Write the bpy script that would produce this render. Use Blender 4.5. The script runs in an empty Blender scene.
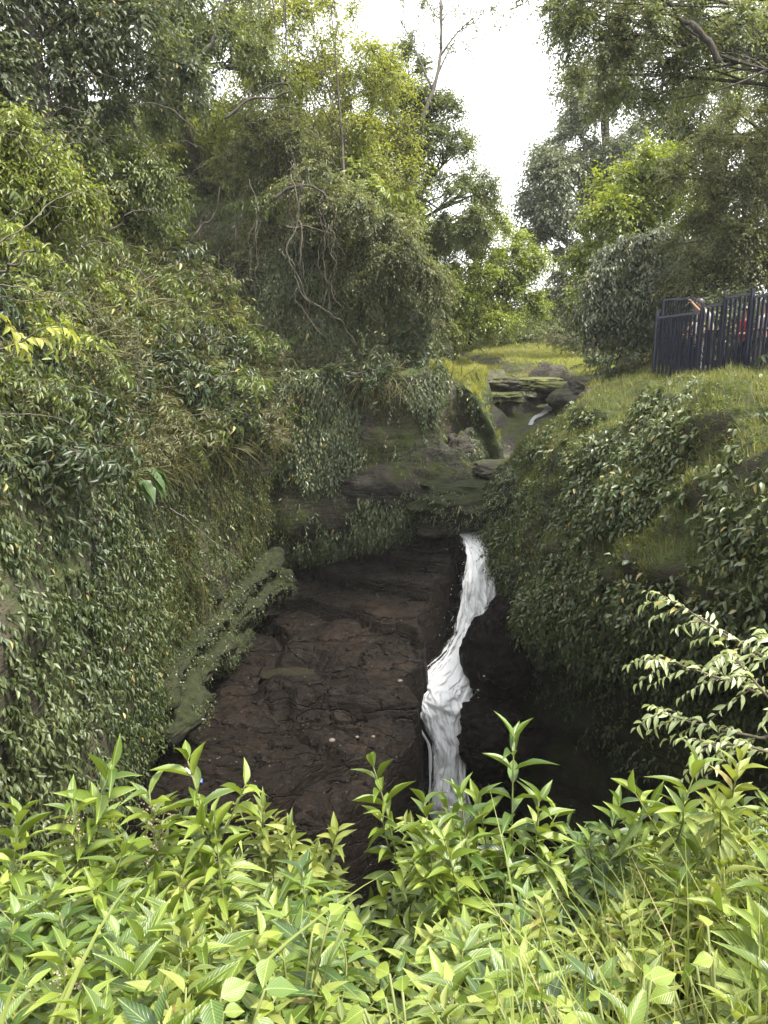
EXPOSURE = 1.95
import bpy, bmesh, math, random
import numpy as np
from mathutils import Vector, Matrix

SC = bpy.context.scene
COL = SC.collection
PI = math.pi
RNG = np.random.default_rng(7)

# ------------------------------------------------------------------ camera
F = 750.0
TH = math.radians(12.3)
CAMZ = 1.6
cam_d = bpy.data.cameras.new("camera")
cam = bpy.data.objects.new("camera", cam_d)
COL.objects.link(cam)
cam.location = (0, 0, CAMZ)
cam.rotation_euler = (math.radians(90) - TH, 0, 0)
cam_d.sensor_fit = 'VERTICAL'
cam_d.sensor_height = 36.0
cam_d.lens = F / 1024 * 36.0
cam_d.clip_start = 0.05
cam_d.clip_end = 2000
SC.camera = cam


def P(px, py, d):
    """world point seen at pixel (px, py) at forward distance d (survey of the site from the photo)"""
    x = (px - 384) / F
    y = (512 - py) / F
    vy = math.cos(TH) + y * math.sin(TH)
    vz = -math.sin(TH) + y * math.cos(TH)
    t = d / vy
    return np.array([x * t, d, CAMZ + vz * t])


# ------------------------------------------------------------------ numpy helpers
def norm(v):
    return v / np.maximum(np.linalg.norm(v, axis=-1, keepdims=True), 1e-9)


def _hash(ix, iy, iz, s):
    n = (ix * 374761393 + iy * 668265263 + iz * 1274126177 + s * 974711) & 0xFFFFFFFF
    n = ((n ^ (n >> 13)) * 1274126177) & 0xFFFFFFFF
    n = n ^ (n >> 16)
    return (n & 0xFFFF) / 32767.5 - 1.0


def vnoise(p, s=0):
    p = np.asarray(p, float)
    i = np.floor(p).astype(np.int64)
    f = p - i
    u = f * f * f * (f * (f * 6 - 15) + 10)
    r = 0
    for dx in (0, 1):
        for dy in (0, 1):
            for dz in (0, 1):
                w = (u[..., 0] if dx else 1 - u[..., 0]) * (u[..., 1] if dy else 1 - u[..., 1]) * (u[..., 2] if dz else 1 - u[..., 2])
                r = r + w * _hash(i[..., 0] + dx, i[..., 1] + dy, i[..., 2] + dz, s)
    return r


def fbm(p, o=4, s=0, g=0.5):
    a, r, t = 1.0, 0, 0
    for k in range(o):
        r = r + a * vnoise(np.asarray(p) * (2.03 ** k) + 17.3 * k, s + k)
        t += a
        a *= g
    return r / t


def sstep(a, b, x):
    t = np.clip((x - a) / (b - a), 0, 1)
    return t * t * (3 - 2 * t)


def catmull(C, n):
    """C (K, ...) -> ((K-1)*n+1, ...)"""
    C = np.asarray(C, float)
    E = np.concatenate([2 * C[:1] - C[1:2], C, 2 * C[-1:] - C[-2:-1]])
    out = []
    for k in range(len(C) - 1):
        a, b, c, d = E[k], E[k + 1], E[k + 2], E[k + 3]
        for j in range(n):
            t = j / n
            out.append(0.5 * (2 * b + (c - a) * t + (2 * a - 5 * b + 4 * c - d) * t * t + (3 * b - a - 3 * c + d) * t ** 3))
    out.append(C[-1])
    return np.array(out)


def mesh_from(name, V, loops, sizes, uv=None, smooth=True):
    """fast mesh: V (n,3), loops flat vertex indices, sizes per face, uv per vertex (n,2)"""
    me = bpy.data.meshes.new(name)
    V = np.ascontiguousarray(V, np.float32)
    loops = np.ascontiguousarray(loops, np.int32)
    sizes = np.ascontiguousarray(sizes, np.int32)
    me.vertices.add(len(V))
    me.vertices.foreach_set("co", V.ravel())
    me.loops.add(len(loops))
    me.loops.foreach_set("vertex_index", loops)
    me.polygons.add(len(sizes))
    st = np.concatenate([[0], np.cumsum(sizes)[:-1]]).astype(np.int32)
    me.polygons.foreach_set("loop_start", st)
    me.polygons.foreach_set("loop_total", sizes)
    me.polygons.foreach_set("use_smooth", np.full(len(sizes), smooth, bool))
    if uv is not None:
        l = me.uv_layers.new(name="UVMap")
        l.data.foreach_set("uv", np.ascontiguousarray(uv[loops], np.float32).ravel())
    me.update(calc_edges=True)
    return me


class MB:
    """collects geometry for ONE mesh object"""
    def __init__(s):
        s.V, s.L, s.S, s.U, s.n = [], [], [], [], 0

    def add(s, V, loops, sizes, uv=None):
        V = np.asarray(V, float).reshape(-1, 3)
        s.V.append(V)
        s.L.append(np.asarray(loops, int).ravel() + s.n)
        s.S.append(np.asarray(sizes, int).ravel())
        s.U.append(np.zeros((len(V), 2)) if uv is None else np.asarray(uv, float).reshape(-1, 2))
        s.n += len(V)

    def tube(s, pts, rad, k=6, cap=True):
        pts = np.asarray(pts, float)
        n = len(pts)
        rad = np.broadcast_to(np.asarray(rad, float), (n,))
        tan = norm(np.gradient(pts, axis=0))
        ref = np.array([0, 0, 1.0]) if abs(tan[:, 2]).mean() < 0.85 else np.array([1.0, 0, 0])
        u = norm(np.cross(tan, ref))
        v = np.cross(tan, u)
        a = np.arange(k) * 2 * PI / k
        V = pts[:, None] + rad[:, None, None] * (np.cos(a)[None, :, None] * u[:, None] + np.sin(a)[None, :, None] * v[:, None])
        i = np.arange(n - 1)[:, None] * k
        j = np.arange(k)[None]
        jj = (j + 1) % k
        q = np.stack([i + j, i + jj, i + k + jj, i + k + j], -1).reshape(-1, 4)
        uv = np.stack(np.broadcast_arrays(np.linspace(0, 1, n)[:, None], a[None] / (2 * PI)), -1)
        loops = list(q.ravel())
        sizes = [4] * len(q)
        if cap:
            loops += list(range(k - 1, -1, -1)) + [(n - 1) * k + m for m in range(k)]
            sizes += [k, k]
        s.add(V, loops, sizes, uv)

    def box(s, c, h, ax=None):
        """box centre c, half sizes h, optional 3x3 rows axes"""
        A = np.eye(3) if ax is None else np.asarray(ax, float)
        q = np.array([[x, y, z] for x in (-1, 1) for y in (-1, 1) for z in (-1, 1)], float) * np.asarray(h)
        V = np.asarray(c) + q @ A
        f = [0, 1, 3, 2, 4, 6, 7, 5, 0, 4, 5, 1, 2, 3, 7, 6, 0, 2, 6, 4, 1, 5, 7, 3]
        s.add(V, f, [4] * 6)

    def build(s, name, mat, parent=None, smooth=True, loc=None):
        V = np.concatenate(s.V)
        me = mesh_from(name, V, np.concatenate(s.L), np.concatenate(s.S), np.concatenate(s.U), smooth)
        return link(name, me, mat, parent, loc)


def link(name, me, mat=None, parent=None, loc=None):
    if mat is not None and not me.materials:
        me.materials.append(mat)
    o = bpy.data.objects.new(name, me)
    COL.objects.link(o)
    if parent is not None:
        o.parent = parent
    if loc is not None:
        o.location = loc
    return o


def empty(name, loc=(0, 0, 0), rz=0.0):
    o = bpy.data.objects.new(name, None)
    o.empty_display_size = 0.2
    o.location = tuple(float(c) for c in loc)
    o.rotation_euler = (0, 0, rz)
    COL.objects.link(o)
    return o


def tag(o, label=None, cat=None, group=None, kind=None):
    if label: o["label"] = label
    if cat: o["category"] = cat
    if group: o["group"] = group
    if kind: o["kind"] = kind
    return o


def copy_tree(o, parent=None):
    c = o.copy()
    COL.objects.link(c)
    if parent is not None:
        c.parent = parent
    for ch in list(o.children):
        copy_tree(ch, c)
    return c


def grid_mesh(Pg):
    n, m = Pg.shape[:2]
    i = np.arange(n - 1)[:, None] * m
    j = np.arange(m - 1)[None]
    q = np.stack([i + j, i + j + 1, i + m + j + 1, i + m + j], -1).reshape(-1, 4)
    uv = np.stack(np.meshgrid(np.linspace(0, 1, n), np.linspace(0, 1, m), indexing='ij'), -1)
    return Pg.reshape(-1, 3), q.ravel(), np.full(len(q), 4), uv.reshape(-1, 2)


def grid_normals(Pg):
    a = np.gradient(Pg, axis=0)
    b = np.gradient(Pg, axis=1)
    return norm(np.cross(a, b))


class Sheet:
    """a lofted terrain surface that can be sampled"""
    def __init__(s, Pg, flip=False):
        s.P = Pg
        s.N = grid_normals(Pg) * (-1 if flip else 1)
        a = np.linalg.norm(np.cross(Pg[1:, :-1] - Pg[:-1, :-1], Pg[:-1, 1:] - Pg[:-1, :-1]), axis=-1)
        s.A = a.ravel()
        s.flip = flip

    def displace(s, d):
        s.P = s.P + s.N * d[..., None]
        return Sheet(s.P, s.flip)

    def sample(s, n, rng, mask=None, dens=None):
        """n candidate points, then thinned by mask(p, nrm) -> probability"""
        w = s.A
        if mask is not None:            # candidates only where the cell itself lies in the region
            pc = .25 * (s.P[:-1, :-1] + s.P[1:, :-1] + s.P[:-1, 1:] + s.P[1:, 1:]).reshape(-1, 3)
            w = w * np.asarray(mask(pc, s.N[:-1, :-1].reshape(-1, 3)), float)
            print("area", round(w.sum(), 1))
        c = np.cumsum(w)
        k = np.searchsorted(c, rng.random(n) * c[-1])
        m = s.P.shape[1] - 1
        k = np.minimum(k, len(s.A) - 1)
        i, j = k // m, k % m
        u, v = rng.random(n)[:, None], rng.random(n)[:, None]
        def bl(G):
            return (G[i, j] * (1 - u) + G[i + 1, j] * u) * (1 - v) + (G[i, j + 1] * (1 - u) + G[i + 1, j + 1] * u) * v
        p, nn = bl(s.P), norm(bl(s.N))
        if mask is not None:
            keep = rng.random(n) < mask(p, nn)
            p, nn = p[keep], nn[keep]
        return p, nn

    def build(s, name, mat, kind="structure"):
        V, L, S, U = grid_mesh(s.P)
        if s.flip:
            L = L.reshape(-1, 4)[:, ::-1].ravel()
        me = mesh_from(name, V, L, S, U)
        o = link(name, me, mat)
        if kind: o["kind"] = kind
        return o


def project(p):
    """world -> pixel, for placing plants where the photo shows them"""
    q = np.asarray(p) - np.array([0, 0, CAMZ])
    z = q[..., 1] * math.cos(TH) - q[..., 2] * math.sin(TH)
    y = q[..., 1] * math.sin(TH) + q[..., 2] * math.cos(TH)
    z = np.where(z > 0.05, z, 0.05)
    return 384 + F * q[..., 0] / z, 512 - F * y / z


# ------------------------------------------------------------------ leaf templates
def tmpl_diamond(fold=0.12, bend=-0.08):
    V = np.array([[0, 0, 0], [.45, .5, fold], [1, 0, bend], [.45, -.5, fold]], float)
    return V, np.array([0, 3, 2, 0, 2, 1]), np.array([3, 3]), V[:, :2] * [1, 1] + [0, .5]


def tmpl_leaf(nseg=3, fold=0.1, bend=-0.2, peak=0.42, wave=0.0, rng=None):
    """pointed leaf: u along, v across, w up"""
    t = np.linspace(0, 1, nseg + 1)
    def wid(x):
        return np.where(x < peak, np.sin(PI / 2 * np.clip(x / peak, 0, 1)) ** .8, np.cos(PI / 2 * np.clip((x - peak) / (1 - peak), 0, 1)) ** 1.15)
    V, UV = [], []
    for k, x in enumerate(t):
        z = bend * x * x
        if k in (0, nseg):
            V.append([x, 0, z]); UV.append([x, .5])
        else:
            h = .5 * wid(x)
            wv = 0 if wave == 0 else wave * math.sin(k * 2.4)
            V += [[x, h, z + fold * h * 2 + wv], [x, 0, z], [x, -h, z + fold * h * 2 - wv]]
            UV += [[x, .5 + h], [x, .5], [x, .5 - h]]
    L, S = [], []
    L += [0, 3, 2, 0, 2, 1]; S += [3, 3]
    for k in range(1, nseg - 1):
        a = 1 + (k - 1) * 3
        b = a + 3
        L += [a + 1, a + 2, b + 2, b + 1, a, a + 1, b + 1, b]; S += [4, 4]
    a = 1 + (nseg - 2) * 3
    tip = a + 3
    L += [a + 1, a + 2, tip, a, a + 1, tip]; S += [3, 3]
    return np.array(V, float), np.array(L), np.array(S), np.array(UV, float)


def tmpl_blade(nseg=4, bend=-0.5):
    t = np.linspace(0, 1, nseg + 1)
    V, UV = [], []
    for x in t:
        w = .5 * (1 - x ** 2.2) if x < 1 else 0.02
        V += [[x - .25 * abs(bend) * x * x * x, w, bend * x * x], [x - .25 * abs(bend) * x * x * x, -w, bend * x * x]]
        UV += [[x, .5 + w], [x, .5 - w]]
    L = []
    for k in range(nseg):
        a = 2 * k
        L += [a + 1, a + 3, a + 2, a]
    return np.array(V, float), np.array(L), np.full(nseg, 4), np.array(UV, float)


T_DIA = [tmpl_diamond(.10, -.05), tmpl_diamond(.16, -.18), tmpl_diamond(.05, .05)]
T_LEAF = [tmpl_leaf(3, .14, -.12), tmpl_leaf(3, .2, -.3), tmpl_leaf(3, .08, -.42), tmpl_leaf(3, .16, .05)]
T_FINE = [tmpl_leaf(6, .16, -.18, .45, .012), tmpl_leaf(6, .10, -.38, .42, .016), tmpl_leaf(6, .22, -.05, .45, .01), tmpl_leaf(6, .14, -.6, .4, .014)]
T_BLADE = [tmpl_blade(4, -.25), tmpl_blade(4, -.55), tmpl_blade(4, -.9)]


def leaves(mb, T, pos, d, up, L, W, rng):
    """put leaf templates at frames into mesh builder mb"""
    N = len(pos)
    if N == 0: return
    d = norm(d)
    side = norm(np.cross(up, d) + 1e-6)
    nz = np.cross(d, side)
    L = np.broadcast_to(L, (N,)); W = np.broadcast_to(W, (N,))
    pick = rng.integers(0, len(T), N)
    for k, (TV, TL, TS, TU) in enumerate(T):
        m = pick == k
        n = int(m.sum())
        if not n: continue
        V = (pos[m][:, None] + TV[None, :, 0:1] * (d[m] * L[m][:, None])[:, None]
             + TV[None, :, 1:2] * (side[m] * W[m][:, None])[:, None]
             + TV[None, :, 2:3] * (nz[m] * L[m][:, None])[:, None])
        nv = len(TV)
        LL = (TL[None] + np.arange(n)[:, None] * nv).ravel()
        mb.add(V.reshape(-1, 3), LL, np.tile(TS, n), np.tile(TU, (n, 1)))


UPV = np.array([0, 0, 1.0])


def rdir(n, rng):
    return norm(rng.normal(size=(n, 3)))


def sprays(mb, T, O, D, Ln, k, lL, lW, rng, droop=.4, ang=55, ldroop=.35, whorl=0.0, twig=None, tr=.004, jit=.35, upv=None):
    """leafy twigs: origins O, directions D, lengths Ln, k leaves on each"""
    N = len(O)
    if N == 0: return
    D = norm(D)
    Ln = np.broadcast_to(Ln, (N,))
    t = (np.arange(k) + .8) / k
    G = -UPV
    pos = O[:, None] + D[:, None] * (t[None, :, None] * Ln[:, None, None]) + G * (droop * t[None, :, None] ** 2 * Ln[:, None, None])
    tan = norm(D[:, None] + 2 * droop * t[None, :, None] * G)
    u0 = UPV + rng.normal(size=(N, 1, 3)) * .25 if upv is None else upv[:, None] + rng.normal(size=(N, 1, 3)) * .2
    side = norm(np.cross(tan, u0) + 1e-6)
    nz = np.cross(side, tan)
    s = np.where(np.arange(k) % 2 == 0, 1.0, -1.0)[None, :]
    phi = rng.normal(size=(N, k)) * .35 + whorl * rng.random((N, k)) * 2 * PI
    a = np.radians(ang + rng.normal(size=(N, k)) * 14)
    a[:, -1] *= .25
    ld = tan * np.cos(a)[..., None] + (side * np.cos(phi)[..., None] + nz * np.sin(phi)[..., None]) * (s * np.sin(a))[..., None] + G * ldroop
    up = nz + rng.normal(size=(N, k, 3)) * jit
    sz = (.7 + .45 * rng.random((N, k))) * (1 - .25 * t[None, :])
    leaves(mb, T, pos.reshape(-1, 3), ld.reshape(-1, 3), up.reshape(-1, 3), (sz * lL).ravel(), (sz * lW).ravel(), rng)
    if twig is not None:
        tt = np.array([0, .5, 1.0])
        p = O[:, None] + D[:, None] * (tt[None, :, None] * Ln[:, None, None]) + G * (droop * tt[None, :, None] ** 2 * Ln[:, None, None])
        tubes(twig, p, tr * np.array([1, .8, .35]))


def tubes(mb, pts, rad, k=3):
    """many thin tubes at once: pts (N, n, 3), rad (n,) or (N, n)"""
    N, n = pts.shape[:2]
    if N == 0: return
    tan = norm(np.gradient(pts, axis=1))
    u = norm(np.cross(tan, np.array([.31, .23, .92])) + 1e-6)
    v = np.cross(tan, u)
    a = np.arange(k) * 2 * PI / k
    rad = np.broadcast_to(rad, (N, n))
    V = pts[:, :, None] + rad[:, :, None, None] * (np.cos(a)[None, None, :, None] * u[:, :, None] + np.sin(a)[None, None, :, None] * v[:, :, None])
    i = np.arange(n - 1)[:, None] * k
    j = np.arange(k)[None]
    q = np.stack([i + j, i + (j + 1) % k, i + k + (j + 1) % k, i + k + j], -1).reshape(-1)
    LL = (q[None] + (np.arange(N) * n * k)[:, None]).ravel()
    mb.add(V.reshape(-1, 3), LL, np.full(len(LL) // 4, 4))


# ------------------------------------------------------------------ materials
def mat(name):
    m = bpy.data.materials.new(name)
    m.use_nodes = True
    nt = m.node_tree
    nt.nodes.clear()
    return m, nt, nt.nodes, nt.links


def nd(nt, t, **kw):
    n = nt.nodes.new(t)
    for k, v in kw.items():
        setattr(n, k, v)
    return n


def ramp(nt, fac, stops, interp='LINEAR'):
    r = nd(nt, 'ShaderNodeValToRGB')
    r.color_ramp.interpolation = interp
    e = r.color_ramp.elements
    while len(e) < len(stops): e.new(.5)
    for k, (p, c) in enumerate(stops):
        e[k].position = p
        e[k].color = (*c, 1)
    nt.links.new(fac, r.inputs[0])
    return r.outputs[0]


def noise(nt, scale, detail=3, vec=None, rough=.55, dist=0.0):
    n = nd(nt, 'ShaderNodeTexNoise')
    n.inputs['Scale'].default_value = scale
    n.inputs['Detail'].default_value = detail
    n.inputs['Roughness'].default_value = rough
    n.inputs['Distortion'].default_value = dist
    if vec is not None: nt.links.new(vec, n.inputs['Vector'])
    return n.outputs['Fac']


def mixc(nt, fac, a, b, blend='MIX'):
    m = nd(nt, 'ShaderNodeMix', data_type='RGBA', blend_type=blend)
    for sock, v in ((m.inputs[0], fac), (m.inputs[6], a), (m.inputs[7], b)):
        if hasattr(v, 'is_output'): nt.links.new(v, sock)
        elif isinstance(v, tuple): sock.default_value = (*v, 1) if len(v) == 3 else v
        else: sock.default_value = v
    return m.outputs[2]


def math_n(nt, op, a, b=None, clamp=False):
    m = nd(nt, 'ShaderNodeMath', operation=op, use_clamp=clamp)
    for k, v in enumerate((a, b)):
        if v is None: continue
        if hasattr(v, 'is_output'): nt.links.new(v, m.inputs[k])
        else: m.inputs[k].default_value = v
    return m.outputs[0]


def leaf_mat(name, dark, mid, light, trans=.35, rough=.42, tcol=None, spot=(.3, .24, .08), spotp=.02, vein=0.0, spec=.5, nscale=.6):
    """foliage: every leaf has its own tone, with broad patches of older and younger growth"""
    m, nt, N, Lk = mat(name)
    geo = nd(nt, 'ShaderNodeNewGeometry')
    ob = nd(nt, 'ShaderNodeTexCoord').outputs['Object']
    pat = noise(nt, nscale, 2, ob)
    f = math_n(nt, 'ADD', math_n(nt, 'MULTIPLY', geo.outputs['Random Per Island'], .62), math_n(nt, 'MULTIPLY', math_n(nt, 'SUBTRACT', pat, .3), .95))
    c = ramp(nt, f, [(.12, dark), (.5, mid), (.88, light)])
    rnd2 = math_n(nt, 'FRACT', math_n(nt, 'MULTIPLY', geo.outputs['Random Per Island'], 37.7))
    c = mixc(nt, math_n(nt, 'LESS_THAN', rnd2, spotp), c, spot)
    bs = nd(nt, 'ShaderNodeBsdfPrincipled')
    if vein:
        uv = nd(nt, 'ShaderNodeUVMap').outputs[0]
        sx = nd(nt, 'ShaderNodeSeparateXYZ'); Lk.new(uv, sx.inputs[0])
        av = math_n(nt, 'ABSOLUTE', math_n(nt, 'SUBTRACT', sx.outputs[1], .5))
        mid_l = math_n(nt, 'LESS_THAN', av, .022)
        w = math_n(nt, 'SINE', math_n(nt, 'MULTIPLY', math_n(nt, 'ADD', sx.outputs[0], math_n(nt, 'MULTIPLY', av, -.7)), 62))
        vn = math_n(nt, 'POWER', math_n(nt, 'ADD', math_n(nt, 'MULTIPLY', w, .5), .5), 3.0)
        c = mixc(nt, math_n(nt, 'MULTIPLY', mid_l, .55), c, tuple(min(1, 1.5 * x + .03) for x in light))
        sp_ = noise(nt, 34, 3, ob, .6)
        c = mixc(nt, math_n(nt, 'MULTIPLY', math_n(nt, 'GREATER_THAN', math_n(nt, 'ADD', sp_, math_n(nt, 'MULTIPLY', math_n(nt, 'GREATER_THAN', rnd2, .7), .06)), .70), .7), c, (.16, .10, .035))
        c = mixc(nt, math_n(nt, 'MULTIPLY', vn, .16 * vein), c, tuple(.45 * x for x in dark))
        bp = nd(nt, 'ShaderNodeBump'); bp.inputs['Strength'].default_value = .35 * vein
        bp.inputs['Distance'].default_value = .002
        Lk.new(vn, bp.inputs['Height']); Lk.new(bp.outputs[0], bs.inputs['Normal'])
    Lk.new(c, bs.inputs['Base Color'])
    bs.inputs['Roughness'].default_value = rough
    bs.inputs['Specular IOR Level'].default_value = spec
    tr = nd(nt, 'ShaderNodeBsdfTranslucent')
    tc = tcol or (light[0] * 1.35 + .02, light[1] * 1.35 + .02, light[2] * .6)
    tc = mixc(nt, .55, c, tc)
    Lk.new(tc, tr.inputs['Color'])
    mx = nd(nt, 'ShaderNodeMixShader'); mx.inputs[0].default_value = trans
    Lk.new(bs.outputs[0], mx.inputs[1]); Lk.new(tr.outputs[0], mx.inputs[2])
    out = nd(nt, 'ShaderNodeOutputMaterial'); Lk.new(mx.outputs[0], out.inputs[0])
    return m


def bark_mat(name, a, b, scale=9):
    m, nt, N, Lk = mat(name)
    ob = nd(nt, 'ShaderNodeTexCoord').outputs['Object']
    mp = nd(nt, 'ShaderNodeMapping'); mp.inputs['Scale'].default_value = (1, 1, .25); Lk.new(ob, mp.inputs[0])
    n = noise(nt, scale, 5, mp.outputs[0], .65)
    bs = nd(nt, 'ShaderNodeBsdfPrincipled')
    Lk.new(ramp(nt, n, [(.35, a), (.65, b)]), bs.inputs['Base Color'])
    bs.inputs['Roughness'].default_value = .85
    bp = nd(nt, 'ShaderNodeBump'); bp.inputs['Strength'].default_value = .6; bp.inputs['Distance'].default_value = .02
    Lk.new(n, bp.inputs['Height']); Lk.new(bp.outputs[0], bs.inputs['Normal'])
    out = nd(nt, 'ShaderNodeOutputMaterial'); Lk.new(bs.outputs[0], out.inputs[0])
    return m


def rock_mat(name, c1, c2, c3, moss=(.055, .075, .012), moss_lo=.55, moss_hi=.75, moss_up=.5, rough=.7, strata=1.0, spec=.4, litter=0.0, crack=0.0, wet=0.0):
    """layered sedimentary rock, damp, with moss growing by patches and on upward faces"""
    m, nt, N, Lk = mat(name)
    tc = nd(nt, 'ShaderNodeTexCoord').outputs['Object']
    geo = nd(nt, 'ShaderNodeNewGeometry')
    sep = nd(nt, 'ShaderNodeSeparateXYZ'); Lk.new(geo.outputs['Normal'], sep.inputs[0])
    mp = nd(nt, 'ShaderNodeMapping'); mp.inputs['Scale'].default_value = (.55, .55, 3.2)
    mp.inputs['Rotation'].default_value = (.12, -.1, 0)
    Lk.new(tc, mp.inputs[0])
    lay = noise(nt, 1.6, 6, mp.outputs[0], .6, .6)
    big = noise(nt, .45, 3, tc)
    fine = noise(nt, 7, 6, tc, .65)
    grain = noise(nt, 42, 4, tc, .7)
    f = math_n(nt, 'ADD', math_n(nt, 'MULTIPLY', lay, .5 * strata), math_n(nt, 'ADD', math_n(nt, 'MULTIPLY', big, .45), math_n(nt, 'MULTIPLY', fine, .35)))
    c = ramp(nt, f, [(.45, c1), (.66, c2), (.86, c3)])
    c = mixc(nt, math_n(nt, 'MULTIPLY', math_n(nt, 'GREATER_THAN', grain, .69), .35), c, tuple(min(1, 2.2 * x + .03) for x in c3))
    mn = noise(nt, 1.1, 5, tc, .62)
    mf = math_n(nt, 'ADD', mn, math_n(nt, 'MULTIPLY', sep.outputs[2], moss_up * .3))
    mr = nd(nt, 'ShaderNodeMapRange'); mr.inputs[1].default_value = moss_lo; mr.inputs[2].default_value = moss_hi
    Lk.new(mf, mr.inputs[0])
    mcol = ramp(nt, noise(nt, 5, 4, tc), [(.3, tuple(.5 * x for x in moss)), (.6, moss), (.8, (moss[0] * 1.7, moss[1] * 1.5, moss[2] * 1.2))])
    c = mixc(nt, mr.outputs[0], c, mcol)
    if litter:
        lt = math_n(nt, 'MULTIPLY', math_n(nt, 'GREATER_THAN', noise(nt, 23, 2, tc), .63), litter)
        c = mixc(nt, lt, c, (.13, .085, .04))
    if crack:
        mpc = nd(nt, 'ShaderNodeMapping'); mpc.inputs['Scale'].default_value = (.55, 1.5, 2.2); mpc.inputs['Rotation'].default_value = (0, .1, .35); Lk.new(tc, mpc.inputs[0])
        wrp = nd(nt, 'ShaderNodeVectorMath', operation='ADD')
        nz_ = nd(nt, 'ShaderNodeTexNoise'); nz_.inputs['Scale'].default_value = 1.4; nz_.inputs['Detail'].default_value = 4; Lk.new(tc, nz_.inputs['Vector'])
        Lk.new(mpc.outputs[0], wrp.inputs[0]); Lk.new(nz_.outputs['Color'], wrp.inputs[1])
        vo = nd(nt, 'ShaderNodeTexVoronoi', feature='DISTANCE_TO_EDGE'); vo.inputs['Scale'].default_value = .9; Lk.new(wrp.outputs[0], vo.inputs['Vector'])
        ck = nd(nt, 'ShaderNodeMapRange'); ck.inputs[1].default_value = .0; ck.inputs[2].default_value = .035; Lk.new(vo.outputs['Distance'], ck.inputs[0])
        c = mixc(nt, math_n(nt, 'MULTIPLY', math_n(nt, 'SUBTRACT', 1.0, ck.outputs[0]), .75 * crack), c, tuple(.3 * x for x in c1))
    bs = nd(nt, 'ShaderNodeBsdfPrincipled')
    Lk.new(c, bs.inputs['Base Color'])
    rr = ramp(nt, noise(nt, 2.1, 3, tc), [(.3, (max(.12, rough - .22 - .35 * wet),) * 3), (.62, (min(1, rough + .2),) * 3)])
    Lk.new(mixc(nt, mr.outputs[0], rr, (.95, .95, .95)), bs.inputs['Roughness'])
    bs.inputs['Specular IOR Level'].default_value = spec
    h = math_n(nt, 'ADD', math_n(nt, 'MULTIPLY', lay, 1.1 * strata), math_n(nt, 'ADD', math_n(nt, 'MULTIPLY', fine, .6), math_n(nt, 'MULTIPLY', grain, .12)))
    if crack: h = math_n(nt, 'ADD', h, math_n(nt, 'MULTIPLY', ck.outputs[0], .5 * crack))
    bp = nd(nt, 'ShaderNodeBump'); bp.inputs['Strength'].default_value = .9; bp.inputs['Distance'].default_value = .12
    Lk.new(h, bp.inputs['Height']); Lk.new(bp.outputs[0], bs.inputs['Normal'])
    out = nd(nt, 'ShaderNodeOutputMaterial'); Lk.new(bs.outputs[0], out.inputs[0])
    return m


def plain_mat(name, col, rough=.6, metal=0.0, var=.15, scale=20, spec=.5):
    m, nt, N, Lk = mat(name)
    tc = nd(nt, 'ShaderNodeTexCoord').outputs['Object']
    n = noise(nt, scale, 4, tc)
    bs = nd(nt, 'ShaderNodeBsdfPrincipled')
    Lk.new(ramp(nt, n, [(.3, tuple(x * (1 - var) for x in col)), (.7, tuple(min(1, x * (1 + var)) for x in col))]), bs.inputs['Base Color'])
    bs.inputs['Roughness'].default_value = rough
    bs.inputs['Metallic'].default_value = metal
    bs.inputs['Specular IOR Level'].default_value = spec
    out = nd(nt, 'ShaderNodeOutputMaterial'); Lk.new(bs.outputs[0], out.inputs[0])
    return m
# ------------------------------------------------------------------ light, sky
SUN_EL, SUN_AZ = 64.0, 120.0          # azimuth from straight ahead (+Y) towards the right (+X)
w = bpy.data.worlds.new("World")
SC.world = w
w.use_nodes = True
nt = w.node_tree
nt.nodes.clear()
sky = nd(nt, 'ShaderNodeTexSky')
sky.sky_type = 'NISHITA'
sky.sun_disc = False
sky.sun_elevation = math.radians(SUN_EL)
sky.sun_rotation = math.radians(SUN_AZ)
sky.air_density = 1.0
sky.dust_density = 3.0
tcw = nd(nt, 'ShaderNodeTexCoord').outputs['Generated']
cl = noise(nt, 2.2, 4, tcw)
cloud = ramp(nt, cl, [(.35, (1, 1, 1)), (.7, (1, 1, 1))])
vm = nd(nt, 'ShaderNodeVectorMath', operation='SCALE')
nt.links.new(cloud, vm.inputs[0]); vm.inputs['Scale'].default_value = 10.0
skc = mixc(nt, .86, sky.outputs[0], vm.outputs[0])      # a thin white cloud deck over nearly all of the blue
bg = nd(nt, 'ShaderNodeBackground')
bg.inputs[1].default_value = 0.095
nt.links.new(skc, bg.inputs[0])
wo = nd(nt, 'ShaderNodeOutputWorld')
nt.links.new(bg.outputs[0], wo.inputs[0])
ld = bpy.data.lights.new("sun", 'SUN')
ld.energy = 2.9
ld.angle = math.radians(9.0)
ld.color = (1.0, .95, .85)
sun = bpy.data.objects.new("sun", ld)
COL.objects.link(sun)
sun.rotation_euler = (math.radians(90 - SUN_EL), 0, math.radians(180 - SUN_AZ) )
sun.location = (10, 30, 40)

vs = SC.view_settings
SC.display_settings.display_device = 'sRGB'
vs.view_transform = 'Standard'
vs.look = 'None'
vs.gamma = 1.0
vs.use_curve_mapping = False
vs.exposure = EXPOSURE
cy = SC.cycles
cy.max_bounces = 6
cy.diffuse_bounces = 3
cy.glossy_bounces = 2
cy.transmission_bounces = 4
cy.transparent_max_bounces = 8
cy.caustics_reflective = False
cy.caustics_refractive = False
cy.use_denoising = True
try:
    cy.denoising_prefilter = 'ACCURATE'
except Exception:
    pass

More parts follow.
